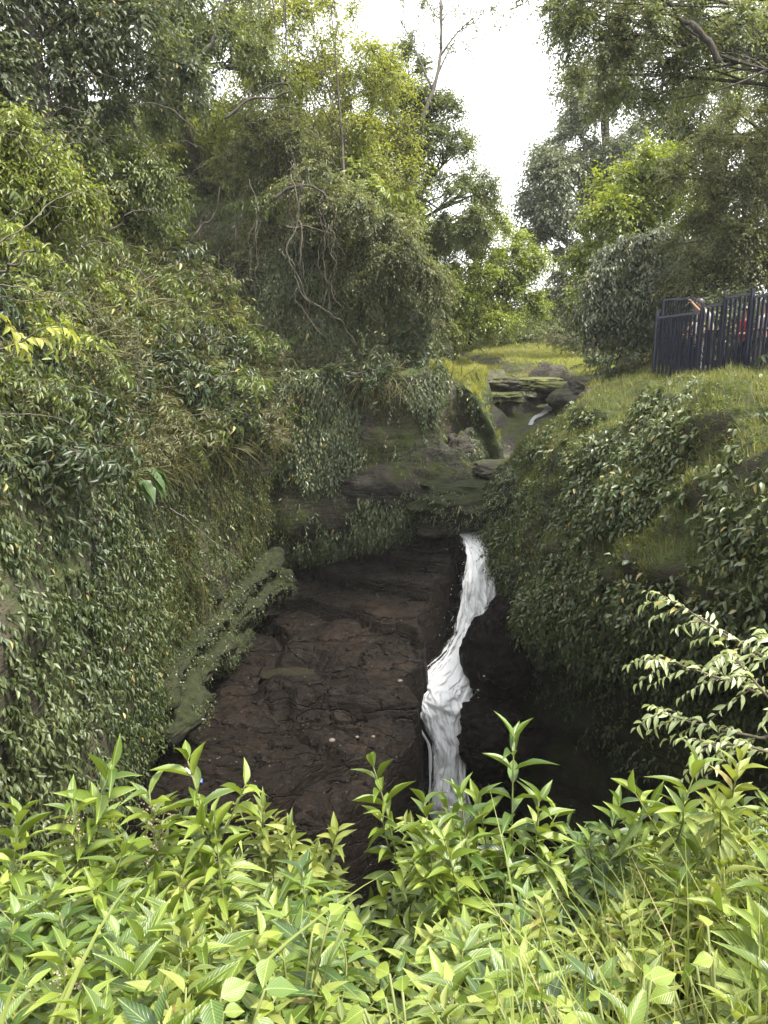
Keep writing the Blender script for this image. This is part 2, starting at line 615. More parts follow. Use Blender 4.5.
# the damp air of the valley
HAZE = 0.0005
def make_haze():
    m, nt, N, Lk = mat("valley_air")
    v = nd(nt, 'ShaderNodeVolumePrincipled')
    v.inputs['Color'].default_value = (.96, .97, .98, 1)
    v.inputs['Density'].default_value = HAZE
    v.inputs['Anisotropy'].default_value = .2
    out = nd(nt, 'ShaderNodeOutputMaterial'); Lk.new(v.outputs[0], out.inputs['Volume'])
    mb = MB(); mb.box((0, 110, 14), (260, 250, 27.5))
    o = mb.build("haze", m, None, False); o["kind"] = "stuff"; o["label"] = "thin pale damp air filling the whole gorge and valley"; o["category"] = "haze"
    return o
if HAZE: make_haze()
cy.volume_bounces = 1
cy.volume_step_rate = 4

# ------------------------------------------------------------------ terrain materials
M_WALL = rock_mat("cliff_earth", (.018, .016, .010), (.042, .036, .022), (.075, .062, .04), moss=(.045, .06, .014), moss_lo=.42, moss_hi=.62, moss_up=.5, rough=.85)
M_BACK = rock_mat("mossy_cliff", (.02, .017, .012), (.05, .043, .03), (.10, .085, .06), moss=(.045, .062, .014), moss_lo=.44, moss_hi=.60, moss_up=.4, rough=.85)
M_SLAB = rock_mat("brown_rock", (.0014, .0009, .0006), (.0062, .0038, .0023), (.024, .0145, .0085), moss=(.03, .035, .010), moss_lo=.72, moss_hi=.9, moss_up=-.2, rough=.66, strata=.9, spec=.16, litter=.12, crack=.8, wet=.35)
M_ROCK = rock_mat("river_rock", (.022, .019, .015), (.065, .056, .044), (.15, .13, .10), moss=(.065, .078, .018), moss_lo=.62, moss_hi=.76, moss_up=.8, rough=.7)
M_ROCKD = rock_mat("shaded_river_rock", (.010, .009, .007), (.030, .026, .019), (.075, .063, .047), moss=(.045, .056, .012), moss_lo=.58, moss_hi=.74, moss_up=.6, rough=.75)  # river rock again, darkened so the colour itself carries the shade
M_TERR = rock_mat("turf_terrace_rock", (.008, .007, .006), (.025, .021, .016), (.07, .06, .045), moss=(.11, .12, .03), moss_lo=.56, moss_hi=.64, moss_up=1.1, rough=.85)
M_LEDGE = rock_mat("green_ledge_rock", (.007, .007, .004), (.018, .018, .008), (.036, .035, .016), moss=(.020, .026, .006), moss_lo=.42, moss_hi=.60, moss_up=.75, rough=.8)
M_SOIL = rock_mat("bank_soil", (.03, .022, .014), (.06, .045, .028), (.09, .07, .045), moss=(.05, .065, .014), moss_lo=.45, moss_hi=.6, moss_up=.3, rough=.95)
M_TURF = rock_mat("grassy_turf", (.05, .055, .018), (.10, .11, .03), (.15, .15, .05), moss=(.13, .155, .03), moss_lo=.4, moss_hi=.6, moss_up=.6, rough=.95)


def loft(stations, na, nb, amp, scale, seed, flip=False, amp2=.05, sc2=2.5, strata=0.0):
    C = np.array(stations, float)
    G = catmull(C, na)
    G = np.swapaxes(catmull(np.swapaxes(G, 0, 1), nb), 0, 1)
    s = Sheet(G, flip)
    d = amp * fbm(G * scale, 4, seed) + amp2 * fbm(G * sc2, 4, seed + 9)
    if strata:
        q = G * np.array([.35, .35, 2.6]) + .4 * fbm(G * .6, 2, seed + 4)[..., None]
        d = d + strata * fbm(q, 3, seed + 5)
    return s.displace(d)


# ---- the cliff on the left with the hillside above it (profiles: hill far out ... wall top ... lip ... undercut ... gorge bottom)
def lprof(y, x, top=.8, lip=-5.0, ux=2.0, steep=1.0, zb=-12):
    return [(x - 46, y + 3, top + 24 * steep), (x - 22, y + 2, top + 15 * steep), (x - 10, y + 1, top + 9.0 * steep), (x - 5.2, y + .5, top + 5.6 * steep), (x - 2.6, y + .2, top + 3.4 * steep),
            (x - 1.1, y, top + 1.6 * steep), (x - .35, y, top), (x + .12, y, top - 1.6), (x + .15, y, top - 3.4), (x, y, lip + .9),
            (x + .05, y, lip + .35), (x - .45, y, lip), (x - ux, y, lip - .4), (x - ux - .4, y, lip - 2), (x - ux - .5, y, zb)]


left_st = [lprof(-12, -6.5, .0, -5, .2, .55), lprof(-2, -5.0, .2, -5, .2, .7), lprof(3, -4.3, .5, -5.5, .2), lprof(6, -4.0, .7, -5.8, .25), lprof(8.5, -4.0, .8, -5.9, .3),
           lprof(11, -4.15, .8, -5.8, .5), lprof(13, -4.35, .9, -5.6, 1.2), lprof(15, -4.3, 1.0, -5.35, 1.8), lprof(17, -4.0, 1.1, -5.15, 2.0),
           lprof(19, -3.55, 1.2, -5.0, 2.0), lprof(20.3, -3.3, 1.2, -4.9, 1.8), lprof(21.2, -3.9, 1.2, -4.9, 1.5), lprof(22.5, -5.5, 1.4, -5, 1.0)]
S_LEFT = loft(left_st, 12, 9, .38, .55, 3, flip=True, amp2=.10, sc2=2.2, strata=.10)
o_left = S_LEFT.build("hillside_terrain", M_WALL)

# ---- the back wall below the shelf, the dark recess, and the slope above
def bprof(x, y, top, base, up=True, nx=0.0, by=0.3, h=1.0):
    if up:
        t = top
        return [(x + nx * 3 - 2, y + 60, t + 20 * h), (x + nx * 2 - 1, y + 22, t + 12.5 * h), (x + nx * 1.5, y + 11, t + 8.5 * h), (x + nx, y + 5, t + 6.2 * h), (x, y + 2.9, t + 4.8 * h), (x, y + 2.0, t + 3.0 * h), (x, y + 1.7, t + 1.4 * h), (x, y + 1.2, top + .12), (x, y + .15, top + .08),
                (x, y, top - .25), (x, y + .1, top - 1.6), (x, y + .05, top - 3.0), (x, y - .05, (top - 3 + base) / 2 - .2), (x, y + by, base), (x, y + by + .6, base - 1.5), (x, y + by + .8, -12)]
    return [(x + nx * 3, y + 60, 6.5), (x + nx * 2, y + 34, 2.2), (x + nx * 2, y + 22, 1.35), (x + nx * 1.5, y + 14, 1.0), (x + nx, y + 9, .75), (x, y + 5, .6), (x, y + 3, top + .35), (x, y + 1.4, top + .2), (x, y + .3, top + .1),
            (x, y, top - .2), (x, y + .15, top - .9), (x, y + .2, top - 1.5), (x, y + .2, (top - 1.5 + base) / 2 - .1), (x, y + by, base), (x, y + by + .6, base - 1.5), (x, y + by + .8, -12)]


back_st = [bprof(-34, 30, 2.0, -4.9, h=1.2), bprof(-12, 25, 1.5, -4.9, h=1.1), bprof(-6.5, 23.8, 1.1, -4.9), bprof(-4.6, 23.0, 1.0, -4.9), bprof(-3.6, 22.0, 1.0, -4.9), bprof(-2.7, 21.7, .95, -4.8, by=1.2), bprof(-1.8, 21.6, .95, -4.7, by=1.2), bprof(-.8, 21.5, .95, -4.55, by=1.2), bprof(0.1, 21.4, .9, -4.3, h=.8, by=1.2),
           bprof(.9, 21.5, .9, -4.0, h=.45, by=1.1), bprof(1.5, 22.1, .9, -3.9, h=.15), bprof(1.95, 23.4, .75, -3.6, False), bprof(2.35, 24.3, .6, -3.6, False), bprof(2.75, 24.1, .3, -3.6, False),
           bprof(3.15, 23.3, -.35, -3.6, False), bprof(3.5, 22.7, -1.15, -3.6, False), bprof(3.75, 23.2, -1.6, -3.6, False)]
S_BACK = loft(back_st, 10, 8, .26, .8, 21, flip=True, amp2=.10, sc2=2.4, strata=.13)
o_back = S_BACK.build("back_cliff_terrain", M_BACK)

# ---- the mound on the right (plateau far right ... brow ... face ... undercut ... bottom)
def rprof(y, pts):
    a = [(60, y + 2, 5.0), (30, y + 1, 2.2), (12, y, 1.3)]
    return a + [(x, y, z) for x, z in pts] + [(pts[-1][0] + .4, y, -12)]


right_st = [rprof(-12, [(8, .9), (7.5, .6), (7, .4), (6.6, 0), (6.3, -.6), (6.2, -1.4), (6.4, -2.4), (6.6, -4.5), (6.8, -8)]),
            rprof(1.5, [(7.4, 1.2), (6.6, .9), (5.9, .4), (5.5, -.2), (5.4, -.9), (5.6, -1.6), (6.1, -2.6), (6.3, -4.5), (6.4, -8)]),
            rprof(5, [(7.2, 1.25), (6.4, 1.1), (5.5, .5), (4.9, -.1), (4.7, -.7), (5.0, -1.3), (6.0, -2.2), (6.9, -4.5), (7.0, -8)]),
            rprof(8, [(7.2, 1.2), (6.0, 1.1), (5.0, .9), (4.5, .35), (4.2, -.5), (4.3, -1.3), (5.6, -2.0), (6.8, -4.2), (7.0, -8)]),
            rprof(11, [(7.2, 1.1), (5.8, 1.0), (4.75, .8), (4.1, .2), (3.7, -.9), (3.6, -2.0), (4.5, -2.8), (6.2, -4.4), (6.8, -8)]),
            rprof(14, [(7.2, 1.0), (5.9, .9), (4.9, .6), (4.15, .0), (3.7, -1.1), (3.5, -2.4), (3.5, -3.6), (4.7, -5.0), (6.2, -8)]),
            rprof(17, [(7.2, .85), (6.0, .75), (4.95, .35), (4.15, -.35), (3.6, -1.5), (3.35, -3.1), (3.3, -4.4), (3.6, -6.0), (4.8, -8)]),
            rprof(19.5, [(7.2, .8), (6.1, .6), (5.0, .15), (4.2, -.5), (3.65, -1.6), (3.4, -3.1), (3.3, -4.3), (3.4, -5.8), (3.6, -8)]),
            rprof(21.5, [(7.2, .8), (6.5, .55), (5.6, .1), (4.75, -.5), (4.15, -1.1), (3.6, -2.2), (3.3, -3.6), (3.3, -5.5), (3.6, -8)]),
            rprof(24, [(8.0, .9), (7.4, .8), (6.8, .4), (6.2, -.1), (5.7, -.6), (5.4, -1.4), (5.3, -2.4), (5.3, -5), (5.4, -8)])]
S_RIGHT = loft(right_st, 12, 10, .66, .70, 47, amp2=.34, sc2=1.5, strata=.16)
o_right = S_RIGHT.build("mound_terrain", M_WALL)

# ---- height fields
def hfield(x0, x1, y0, y1, step, fn):
    X, Y = np.meshgrid(np.arange(x0, x1 + step, step), np.arange(y0, y1 + step, step), indexing='ij')
    Z = fn(X, Y)
    return Sheet(np.stack([X, Y, Z], -1))


# gorge floor: the sloping brown slab, cut off where the water plunges
_c = [P(*q) for q in [(290, 600, 21.3), (360, 575, 21.2), (430, 548, 21), (280, 640, 19.4), (350, 640, 19), (405, 620, 19.0), (205, 690, 16.6), (240, 700, 16.5), (300, 700, 16.4), (400, 690, 16.9),
                      (180, 740, 14.6), (260, 760, 14.3), (340, 770, 14.2), (415, 745, 15.4), (210, 800, 13), (300, 830, 12.8), (340, 840, 12.9)]]
_c = np.array(_c)
def _q(x, y): return np.stack([np.ones_like(x), x, y, x * y, y * y], -1)
_k = np.linalg.lstsq(_q(_c[:, 0], _c[:, 1] - 17), _c[:, 2], rcond=None)[0]
EDGE_Y = np.array([10, 11.5, 12.2, 12.8, 13.6, 14.6, 15.6, 16.4, 17.0, 17.6, 18.6, 19.6, 20.4, 21, 23])
EDGE_X = np.array([-9, -6, -3.2, -1.4, -.55, .15, .74, .9, .5, .86, .88, 1.25, 1.75, 2.0, 2.2])


def slab_z(x, y):
    y2 = np.clip(y, 11, 23)
    z = _q(np.clip(x, -5.5, 3), y2 - 17) @ _k
    p = np.stack([x, y, np.zeros_like(x)], -1)
    # flowing steps worn into the layers
    wv = z * 1.35 + .12 * x + .75 * fbm(p * np.array([.28, .42, 1]), 3, 61)
    st = (wv - np.floor(wv))
    z = z + .42 * (sstep(.0, .12, st) - st) + .16 * fbm(p * .9, 4, 62) + .05 * fbm(p * 3.1, 4, 63) + .028 * fbm(p * np.array([6, 11, 1]), 5, 64, .6) + .055 * (.5 - np.abs(fbm(p * np.array([.7, 2.4, 1]) + 5, 4, 59)) * 2)
    ck = np.abs(fbm(p * np.array([.45, 1.1, 1]) + 3.7, 4, 68))
    z = z - .16 * np.exp(-(ck / .022) ** 2) - .05 * np.exp(-(np.abs(fbm(p * np.array([1.1, 2.6, 1]) + 9.1, 3, 69)) / .03) ** 2)
    # worn basin with a puddle
    r = np.hypot((x + 2.35) / 1.15, (y - 17.6) / .8)
    z = z - .42 * (1 - sstep(.35, 1.15, r))
    # gully
    g = np.abs(x + 1.9 + .45 * (y - 15.5) + .25 * np.sin(y * 2.1))
    z = z - .22 * (1 - sstep(0, .35, g)) * sstep(12.8, 13.6, y) * (1 - sstep(16, 16.8, y))
    xe = np.interp(y, EDGE_Y, EDGE_X) + .16 * fbm(p * np.array([.01, 1.7, 1]), 4, 65) + .05 * np.sin(y * 5)
    e = x - xe
    z = z - .35 * sstep(-.9, .0, e) * sstep(12.5, 14, y) * (1 - sstep(17.5, 18.5, y)) * .4
    drop = sstep(0.0, .42, e)
    deep = -12 + .4 * fbm(p * 1.3, 3, 66)
    # steep wet shelf beside the fall
    mid = -4.4 - 1.15 * np.clip(e, 0, 6) - (21 - y) * 1.35
    bot = np.where(y > 17.8, np.maximum(deep, np.minimum(mid, z)), deep)
    bot = bot + .22 * fbm(np.stack([x * 1.4, y * 1.4, z * 1.2], -1), 4, 67)
    return z * (1 - drop) + bot * drop


S_SLAB = hfield(-8.5, 6.5, 9, 23.2, .045, slab_z)
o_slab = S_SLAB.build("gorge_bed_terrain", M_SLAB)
o_slab.data.polygons.foreach_set("use_smooth", np.zeros(len(o_slab.data.polygons), bool))

# upstream: a plateau of turf cut by the scalloped river channel
CH_Y = np.array([20, 22, 24, 26, 28, 30, 32, 35, 39, 45, 60])
CH_X = np.array([3.6, 4.0, 4.4, 4.9, 5.6, 6.3, 6.7, 6.6, 5.6, 4.4, 4.0])
CH_Z = np.array([-3.4, -2.9, -2.3, -1.9, -1.4, -1.05, -.85, -.5, -.2, .1, .5])
CH_W = np.array([.6, .55, .55, .6, .7, .75, .6, .6, .6, .7, .8])


SCOOPS = [(3.6, 24.6, .9, .8), (5.9, 25.6, .8, .9), (4.0, 27.4, 1.0, .9), (6.9, 28.2, .9, 1.0), (4.8, 30.0, .9, .9), (7.6, 31.0, .9, 1.0), (5.4, 32.6, 1.0, .8), (7.7, 33.6, .8, .8), (5.2, 35.2, .9, .7), (3.2, 29.0, .8, .5), (4.3, 33.2, .8, .5)]


def up_z(x, y):
    p = np.stack([x, y, np.zeros_like(x)], -1)
    wx = x + .6 * fbm(p * .5, 2, 75) + .06 * fbm(p * 1.9, 2, 76)
    c = np.interp(y, CH_Y, CH_X) + .25 * np.sin(y * 1.25)
    fl = np.interp(y, CH_Y, CH_Z) + .12 * fbm(p * 2, 3, 73)
    wd = np.interp(y, CH_Y, CH_W) * (1 + .35 * np.sin(y * 2.1 + np.where(x > c, 1.6, 0)))
    a = np.abs(wx - c) - wd
    plat = .62 + .024 * np.clip(y - 24, 0, 80) + .14 * fbm(p * .35, 3, 71) + .06 * fbm(p * 1.7, 3, 72)
    plat = plat + np.clip(y - 50, 0, 999) * .05 * (1 + .3 * fbm(p * .08, 2, 70))
    # left shoulder falls towards the viewer in front of the spur; the right one dips behind the mound
    lo = sstep(24.5, 27.5, y)
    plat = np.where(x < c, plat * lo + (1 - lo) * (-1.7), plat)
    lr = sstep(24.0, 27.5, y)
    plat = np.where(x >= c, plat * lr + (1 - lr) * (np.clip(-1.0 + (x - 5.4) * .85, -1.6, .75) - .3), plat)
    side = np.where(x < c, 1.7, .9)
    k = np.clip(a / side, 0, 1)
    kk = k * 2.6 + .3 * fbm(p * .6, 2, 74)
    k2 = (np.floor(kk) + sstep(.3, .95, kk - np.floor(kk))) / 2.6
    k = np.clip(.5 * k ** 1.4 + .5 * k2, 0, 1)
    z = fl * (1 - k) + plat * k
    # scoops worn by the stream
    for sx_, sy_, sr, sd in SCOOPS:
        r = np.hypot(wx - sx_, (y - sy_) * .8) / sr
        z = z - sd * (1 - sstep(.25, 1.0, r)) * np.clip((z - fl) / .8, 0, 1)
    return z + .02 * fbm(p * 4, 3, 77)


S_UP = hfield(1.6, 13, 22.4, 62, .09, up_z)
o_up = S_UP.build("riverbank_terrain", M_ROCK)

S_UPR = hfield(12.6, 70, 22.4, 62, .7, lambda x, y: up_z(x, y) + .05 * np.clip(x - 16, 0, 99) - .02)
S_UPR.build("woodland_terrain", M_TURF)

# wide land behind, reaching the horizon
def far_z(x, y):
    p = np.stack([x, y, np.zeros_like(x)], -1)
    return .3 + .03 * np.clip(y - 40, 0, 60) + np.clip(y - 60, 0, 700) * .045 + np.abs(x) * .04 + .6 * fbm(p * .02, 3, 80)
S_FAR = hfield(-230, 230, 61, 330, 9, far_z)
o_far = S_FAR.build("far_land_terrain", M_TURF)
# gorge bottom ground, one sheet under everything
V = np.array([[-240, -120, -12.1], [240, -120, -12.1], [240, 340, -12.1], [-240, 340, -12.1]], float)
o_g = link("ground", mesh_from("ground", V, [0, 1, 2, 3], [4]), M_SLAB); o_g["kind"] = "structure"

# ---- the bank the photographer stands on
def bank_h(x, y):
    p = np.stack([x, y, np.zeros_like(x)], -1)
    rim = 3.15 + .25 * np.sin(x * .9 + .5) + .06 * np.abs(x) + .5 * sstep(1.0, 3.0, x) - .25 * np.exp(-((x - .1) / .8) ** 2) - .8 * np.exp(-((x + .09) / .2) ** 2) - .5 * np.exp(-((x - .68) / .22) ** 2)
    t = y - rim
    z = -.12 * np.clip(y, -2, 1.2) - .42 * np.clip(y - 1.2, 0, 9) + .10 * fbm(p * .9, 3, 91) + .03 * fbm(p * 5, 3, 92)
    z = z + .07 * np.clip(np.abs(x) - 2.0, 0, 30)
    z = z - 1.9 * np.clip(t, 0, .8) - 7.5 * np.clip(t - .5, 0, 9)
    return np.maximum(z, -12)


S_BANK = hfield(-30, 30, -40, -2, .8, bank_h)
S_BANK2 = hfield(-7.5, 7.5, -2, 6, .09, bank_h)
o_bank = S_BANK2.build("bank_terrain", M_SOIL)
S_BANK.build("lawn_terrain", M_TURF)

LEDGES = []
# ---- mossy ledges under the lip of the left wall
for k, (dz, dx, r, thick) in enumerate([(1.30, .10, .36, .15), (.70, .30, .46, .17), (.06, .36, .52, .19), (-.50, .10, .50, .17), (-.80, -.45, .46, .20)]):
    ys = np.linspace(12.6, 20.9, 300)
    lipx = np.interp(ys, [11, 13, 15, 17, 19, 20.3, 21.2], [-4.15, -4.35, -4.3, -4.0, -3.55, -3.3, -3.5])
    lipz = np.interp(ys, [11, 13, 15, 17, 19, 20.3, 21.2], [-5.8, -5.6, -5.35, -5.15, -5.0, -4.9, -4.9])
    cx = lipx + dx - .62 + .16 * fbm(np.stack([ys * .9, ys * 0 + k, ys * 0], -1), 3, 100 + k)
    cz = lipz + dz + .12 * fbm(np.stack([ys * .5, ys * 0 + 5 + k, ys * 0], -1), 3, 110 + k)
    tp = sstep(12.5, 13.4, ys) * (1 - sstep(20.2, 20.9, ys)) * .8 + .2
    a = np.linspace(0, 2 * PI, 73)
    sup = lambda c: np.sign(c) * np.abs(c) ** .62
    G = np.stack([cx[:, None] + sup(np.cos(a))[None] * (r * 1.5 * tp)[:, None], ys[:, None] + 0 * a[None], cz[:, None] + sup(np.sin(a))[None] * (thick * tp)[:, None]], -1)
    s = Sheet(G, False)
    d = .34 * fbm(G * 1.0, 4, 120 + k) + .14 * fbm(G * 3.0, 5, 130 + k) + .20 * fbm(G * np.array([.4, .4, 5]), 4, 140 + k) + .05 * fbm(G * 11, 3, 150 + k)
    d[:, -1] = d[:, 0]
    s = s.displace(d)
    o = s.build("rock_ledge_terrain", M_LEDGE)
    LEDGES.append(s)


# ------------------------------------------------------------------ boulders
BLD = []


def boulder(name, label, c, r, seed, m, rz=0.0, pw=.75, amp=.16, flat=0.0, group=None, cat="boulder", n=84):
    global BLD
    th = np.linspace(0, PI, n)
    ph = np.linspace(0, 2 * PI, 2 * n + 1)
    T, H = np.meshgrid(th, ph, indexing='ij')
    sup = lambda q: np.sign(q) * np.abs(q) ** pw
    D = np.stack([sup(np.sin(T) * np.cos(H)), sup(np.sin(T) * np.sin(H)), sup(np.cos(T))], -1)
    rr = np.array(r)
    G = D * rr
    rg = 1 - np.abs(fbm(D * 1.5 + seed * 1.7, 3, seed + 11)) * 2
    zl = D[..., 2] * rr[2] * 3.4 + .8 * fbm(D * 1.2 + seed, 2, seed + 6)
    ter = sstep(.1, .6, zl - np.floor(zl)) - (zl - np.floor(zl))
    d = 1 + amp * 1.25 * fbm(D * 1.5 + seed, 4, seed) + amp * .18 * fbm(D * np.array([2, 2, 6]) + seed, 4, seed + 3) + amp * .5 * (rg - .6) + .03 * fbm(D * 7, 4, seed + 20)
    d[:, -1] = d[:, 0]
    d[0] = d[0].mean(); d[-1] = d[-1].mean()
    G = G * d[..., None]
    if flat: G[..., 2] = np.where(G[..., 2] > flat * rr[2], flat * rr[2] + (G[..., 2] - flat * rr[2]) * .3, G[..., 2])
    V, L, S, U = grid_mesh(G)
    o = link(name, mesh_from(name, V, L.reshape(-1, 4)[:, ::-1].ravel(), S, U), m)
    o.location = tuple(c); o.rotation_euler = (0, 0, rz)
    if n > 20: BLD.append((G.reshape(-1, 3), np.array(c), rz, name))
    return tag(o, label, cat, group)


boulder("bridge_boulder", "long mossy flat-topped boulder bridging the stream above the waterfall lip", P(472, 500, 20.9) - np.array([0, -.6, .1]), (1.95, 1.3, .85), 5, M_LEDGE, .12, .95, .26, .6)
boulder("bridge_boulder", "dark mossy block wedged between the waterfall and the grassy mound", P(515, 508, 20.0), (.8, .95, 1.1), 9, M_LEDGE, .4, .95, .26)
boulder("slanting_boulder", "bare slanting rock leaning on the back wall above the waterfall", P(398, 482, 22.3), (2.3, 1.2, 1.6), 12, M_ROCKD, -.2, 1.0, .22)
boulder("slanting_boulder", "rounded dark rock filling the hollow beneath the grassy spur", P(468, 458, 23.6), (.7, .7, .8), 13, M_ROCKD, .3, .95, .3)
boulder("flat_boulder", "pale flat rock lying on the stream bridge at the foot of the channel", P(502, 468, 22.0), (.95, .7, .22), 15, M_ROCK, .25, .85, .25)
boulder("channel_boulder", "big dark undercut rock overhanging the river channel beside the fence trees", P(590, 398, 27.0) + np.array([.4, .6, -.05]), (1.35, 1.5, .85), 18, M_ROCK, .2, .85, .32)
boulder("channel_boulder", "low ribbed rock step below the sunny grass flat", P(490, 382, 31.0), (1.2, 1.0, .35), 25, M_ROCK, .1, .75, .3, .4)
boulder("terrace_boulder", "long turf-topped rock terrace with a dark undercut across the far end of the channel", P(512, 379, 33.5) + np.array([0, 0, -.15]), (2.6, 1.1, .34), 41, M_TERR, .05, .7, .24, .5)
boulder("terrace_boulder", "lower turf-topped rock terrace beside the scooped channel", P(488, 392, 30.0) + np.array([0, 0, -.2]), (1.3, 1.0, .30), 43, M_TERR, .2, .75, .24, .5)
boulder("terrace_boulder", "turf-topped rock terrace on the fence side of the upstream channel", P(566, 384, 31.0) + np.array([.2, 0, -.15]), (1.5, 1.0, .34), 45, M_TERR, -.2, .75, .24, .5)
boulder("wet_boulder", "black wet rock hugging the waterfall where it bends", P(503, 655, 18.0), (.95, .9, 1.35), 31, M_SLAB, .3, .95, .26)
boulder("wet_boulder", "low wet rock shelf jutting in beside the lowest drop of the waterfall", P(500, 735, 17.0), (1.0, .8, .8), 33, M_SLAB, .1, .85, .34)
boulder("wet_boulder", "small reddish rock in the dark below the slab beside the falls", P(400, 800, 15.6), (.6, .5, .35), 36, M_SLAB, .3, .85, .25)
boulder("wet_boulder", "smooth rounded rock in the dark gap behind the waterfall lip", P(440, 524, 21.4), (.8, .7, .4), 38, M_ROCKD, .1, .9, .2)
# ------------------------------------------------------------------ foliage materials
ML_IVY = leaf_mat("ivy_leaf", (.026, .042, .015), (.062, .086, .030), (.125, .15, .06), .2, .42, spec=.5, spotp=.012)
ML_IVY2 = leaf_mat("mound_ivy_leaf", (.030, .046, .017), (.068, .094, .034), (.135, .16, .068), .2, .38, spec=.6, spotp=.03)
ML_MOSS = leaf_mat("moss_leaf", (.028, .036, .010), (.062, .072, .018), (.12, .125, .035), .25, .7, spec=.2, nscale=.9, spot=(.10, .06, .03), spotp=.06)
ML_SHR = [leaf_mat("shrub_leaf_green", (.030, .052, .012), (.075, .105, .022), (.15, .19, .045), .35, .38, spec=.5),
          leaf_mat("shrub_leaf_olive", (.040, .048, .016), (.085, .09, .032), (.15, .15, .06), .3, .45, spec=.4),
          leaf_mat("shrub_leaf_dark", (.018, .032, .012), (.038, .058, .020), (.075, .10, .035), .25, .4, spec=.5),
          leaf_mat("shrub_leaf_bright", (.07, .10, .015), (.14, .185, .025), (.25, .29, .05), .42, .4, spec=.5)]
ML_UND = leaf_mat("undergrowth_leaf", (0.0325, 0.0442, 0.0156), (0.0715, 0.0884, 0.0286), (0.1430, 0.1625, 0.0520), .3, .5, spec=.4, spot=(.12, .09, .05), spotp=.06)
ML_YEL = leaf_mat("yellow_green_leaf", (0.0920, 0.1265, 0.0172), (0.1840, 0.2185, 0.0253), (0.2990, 0.3220, 0.0460), .5, .45)
ML_DARK = leaf_mat("dark_leaf", (0.0325, 0.0475, 0.0250), (0.0700, 0.0938, 0.0450), (0.1313, 0.1562, 0.0750), .32, .38)
ML_OLIVE = leaf_mat("olive_leaf", (.045, .058, .020), (.100, .122, .042), (.18, .195, .075), .45, .45)
ML_BRT = leaf_mat("bright_leaf", (0.0720, 0.1080, 0.0168), (0.1440, 0.1920, 0.0264), (0.2640, 0.3120, 0.0420), .45, .42)
ML_GREY = leaf_mat("grey_leaf", (0.0520, 0.0702, 0.0442), (0.1040, 0.1300, 0.0780), (0.1950, 0.2145, 0.1365), .3, .38)
ML_MID = leaf_mat("mid_leaf", (0.0405, 0.0621, 0.0189), (0.0945, 0.1283, 0.0351), (0.1755, 0.2093, 0.0607), .4, .45)
ML_FEA = leaf_mat('feathery_leaf', (0.0540, 0.0783, 0.0297), (0.1148, 0.1485, 0.0540), (0.2025, 0.2295, 0.0945), .45, .45)
ML_FAR = leaf_mat("far_leaf", (.05, .07, .025), (.10, .13, .04), (.17, .20, .07), .4, .5)
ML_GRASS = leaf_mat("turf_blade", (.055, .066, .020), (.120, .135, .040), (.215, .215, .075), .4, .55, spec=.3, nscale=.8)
ML_WEED = leaf_mat('weed_leaf', (.045, .065, .016), (.10, .13, .032), (.19, .21, .06), .35, .5, spec=.35, nscale=1.2)
ML_HGRASS = leaf_mat("hanging_blade", (.06, .055, .022), (.11, .105, .04), (.17, .16, .07), .3, .6, spec=.3)
ML_FERN = leaf_mat("fern_frond", (.06, .075, .022), (.12, .14, .04), (.20, .21, .08), .4, .5, spec=.35)
MB_BARK = bark_mat("bark_dark", (.018, .014, .010), (.06, .048, .036))
MB_BARK2 = bark_mat("bark_grey", (.05, .045, .038), (.15, .135, .11))
MB_TWIG = bark_mat("twig", (.03, .024, .015), (.09, .075, .05), 20)

# ------------------------------------------------------------------ creepers on the rock (uncountable)
def pn(p, sc, s): return fbm(p * sc, 3, s)

rng = np.random.default_rng(11)
def m_ivy(p, n):
    y, z = p[:, 1], p[:, 2]
    a = sstep(3.5, 5, y) * (1 - .75 * sstep(12.3, 14.5, y)) * sstep(-9.5, -8, z) * (1 - sstep(1.2, 3.2, z) * .6)
    return a * np.clip(.78 + .9 * pn(p, .75, 200), .05, 1)
p, n = S_LEFT.sample(21000, rng, lambda p, n: (p[:, 1] > 3.5) & (p[:, 1] < 21) & (p[:, 2] > -8.5) & (p[:, 2] < 4))
k = rng.random(len(p)) < m_ivy(p, n)
p, n = p[k], n[k]
mb = MB()
print("ivy sprays", len(p))
sprays(mb, T_LEAF, p - n * .05, n * .8 + rdir(len(p), rng) * .5 - UPV * .35, .16 + .2 * rng.random(len(p)), 7, .125, .047, rng, droop=.55, ang=58, ldroop=.75, whorl=.6, upv=n + UPV * .3)
o = mb.build("ivy", ML_IVY); tag(o, "dark glossy long-leaved creeper hanging over the whole lower cliff beside the slab", "ivy", None, "stuff")

# brownish mossy ferns on the wall above the ledges
mb = MB()
p, n = S_LEFT.sample(17000, rng, lambda p, n: (p[:, 1] > 11) & (p[:, 1] < 21.3) & (p[:, 2] > -5.6) & (p[:, 2] < 3.0))
k = rng.random(len(p)) < sstep(11.3, 13.5, p[:, 1]) * np.clip(.6 + 1.1 * pn(p, .8, 210), .05, 1)
p, n = p[k], n[k]
print('moss', len(p))
sprays(mb, T_DIA, p - n * .03, n * .7 + rdir(len(p), rng) * .4 - UPV * .5, .12 + .12 * rng.random(len(p)), 6, .075, .034, rng, droop=.7, ang=50, ldroop=.7, whorl=.6, upv=n)
o = mb.build("moss", ML_MOSS); tag(o, "brownish green moss and small ferns hanging above the stepped green ledges", "moss", None, "stuff")

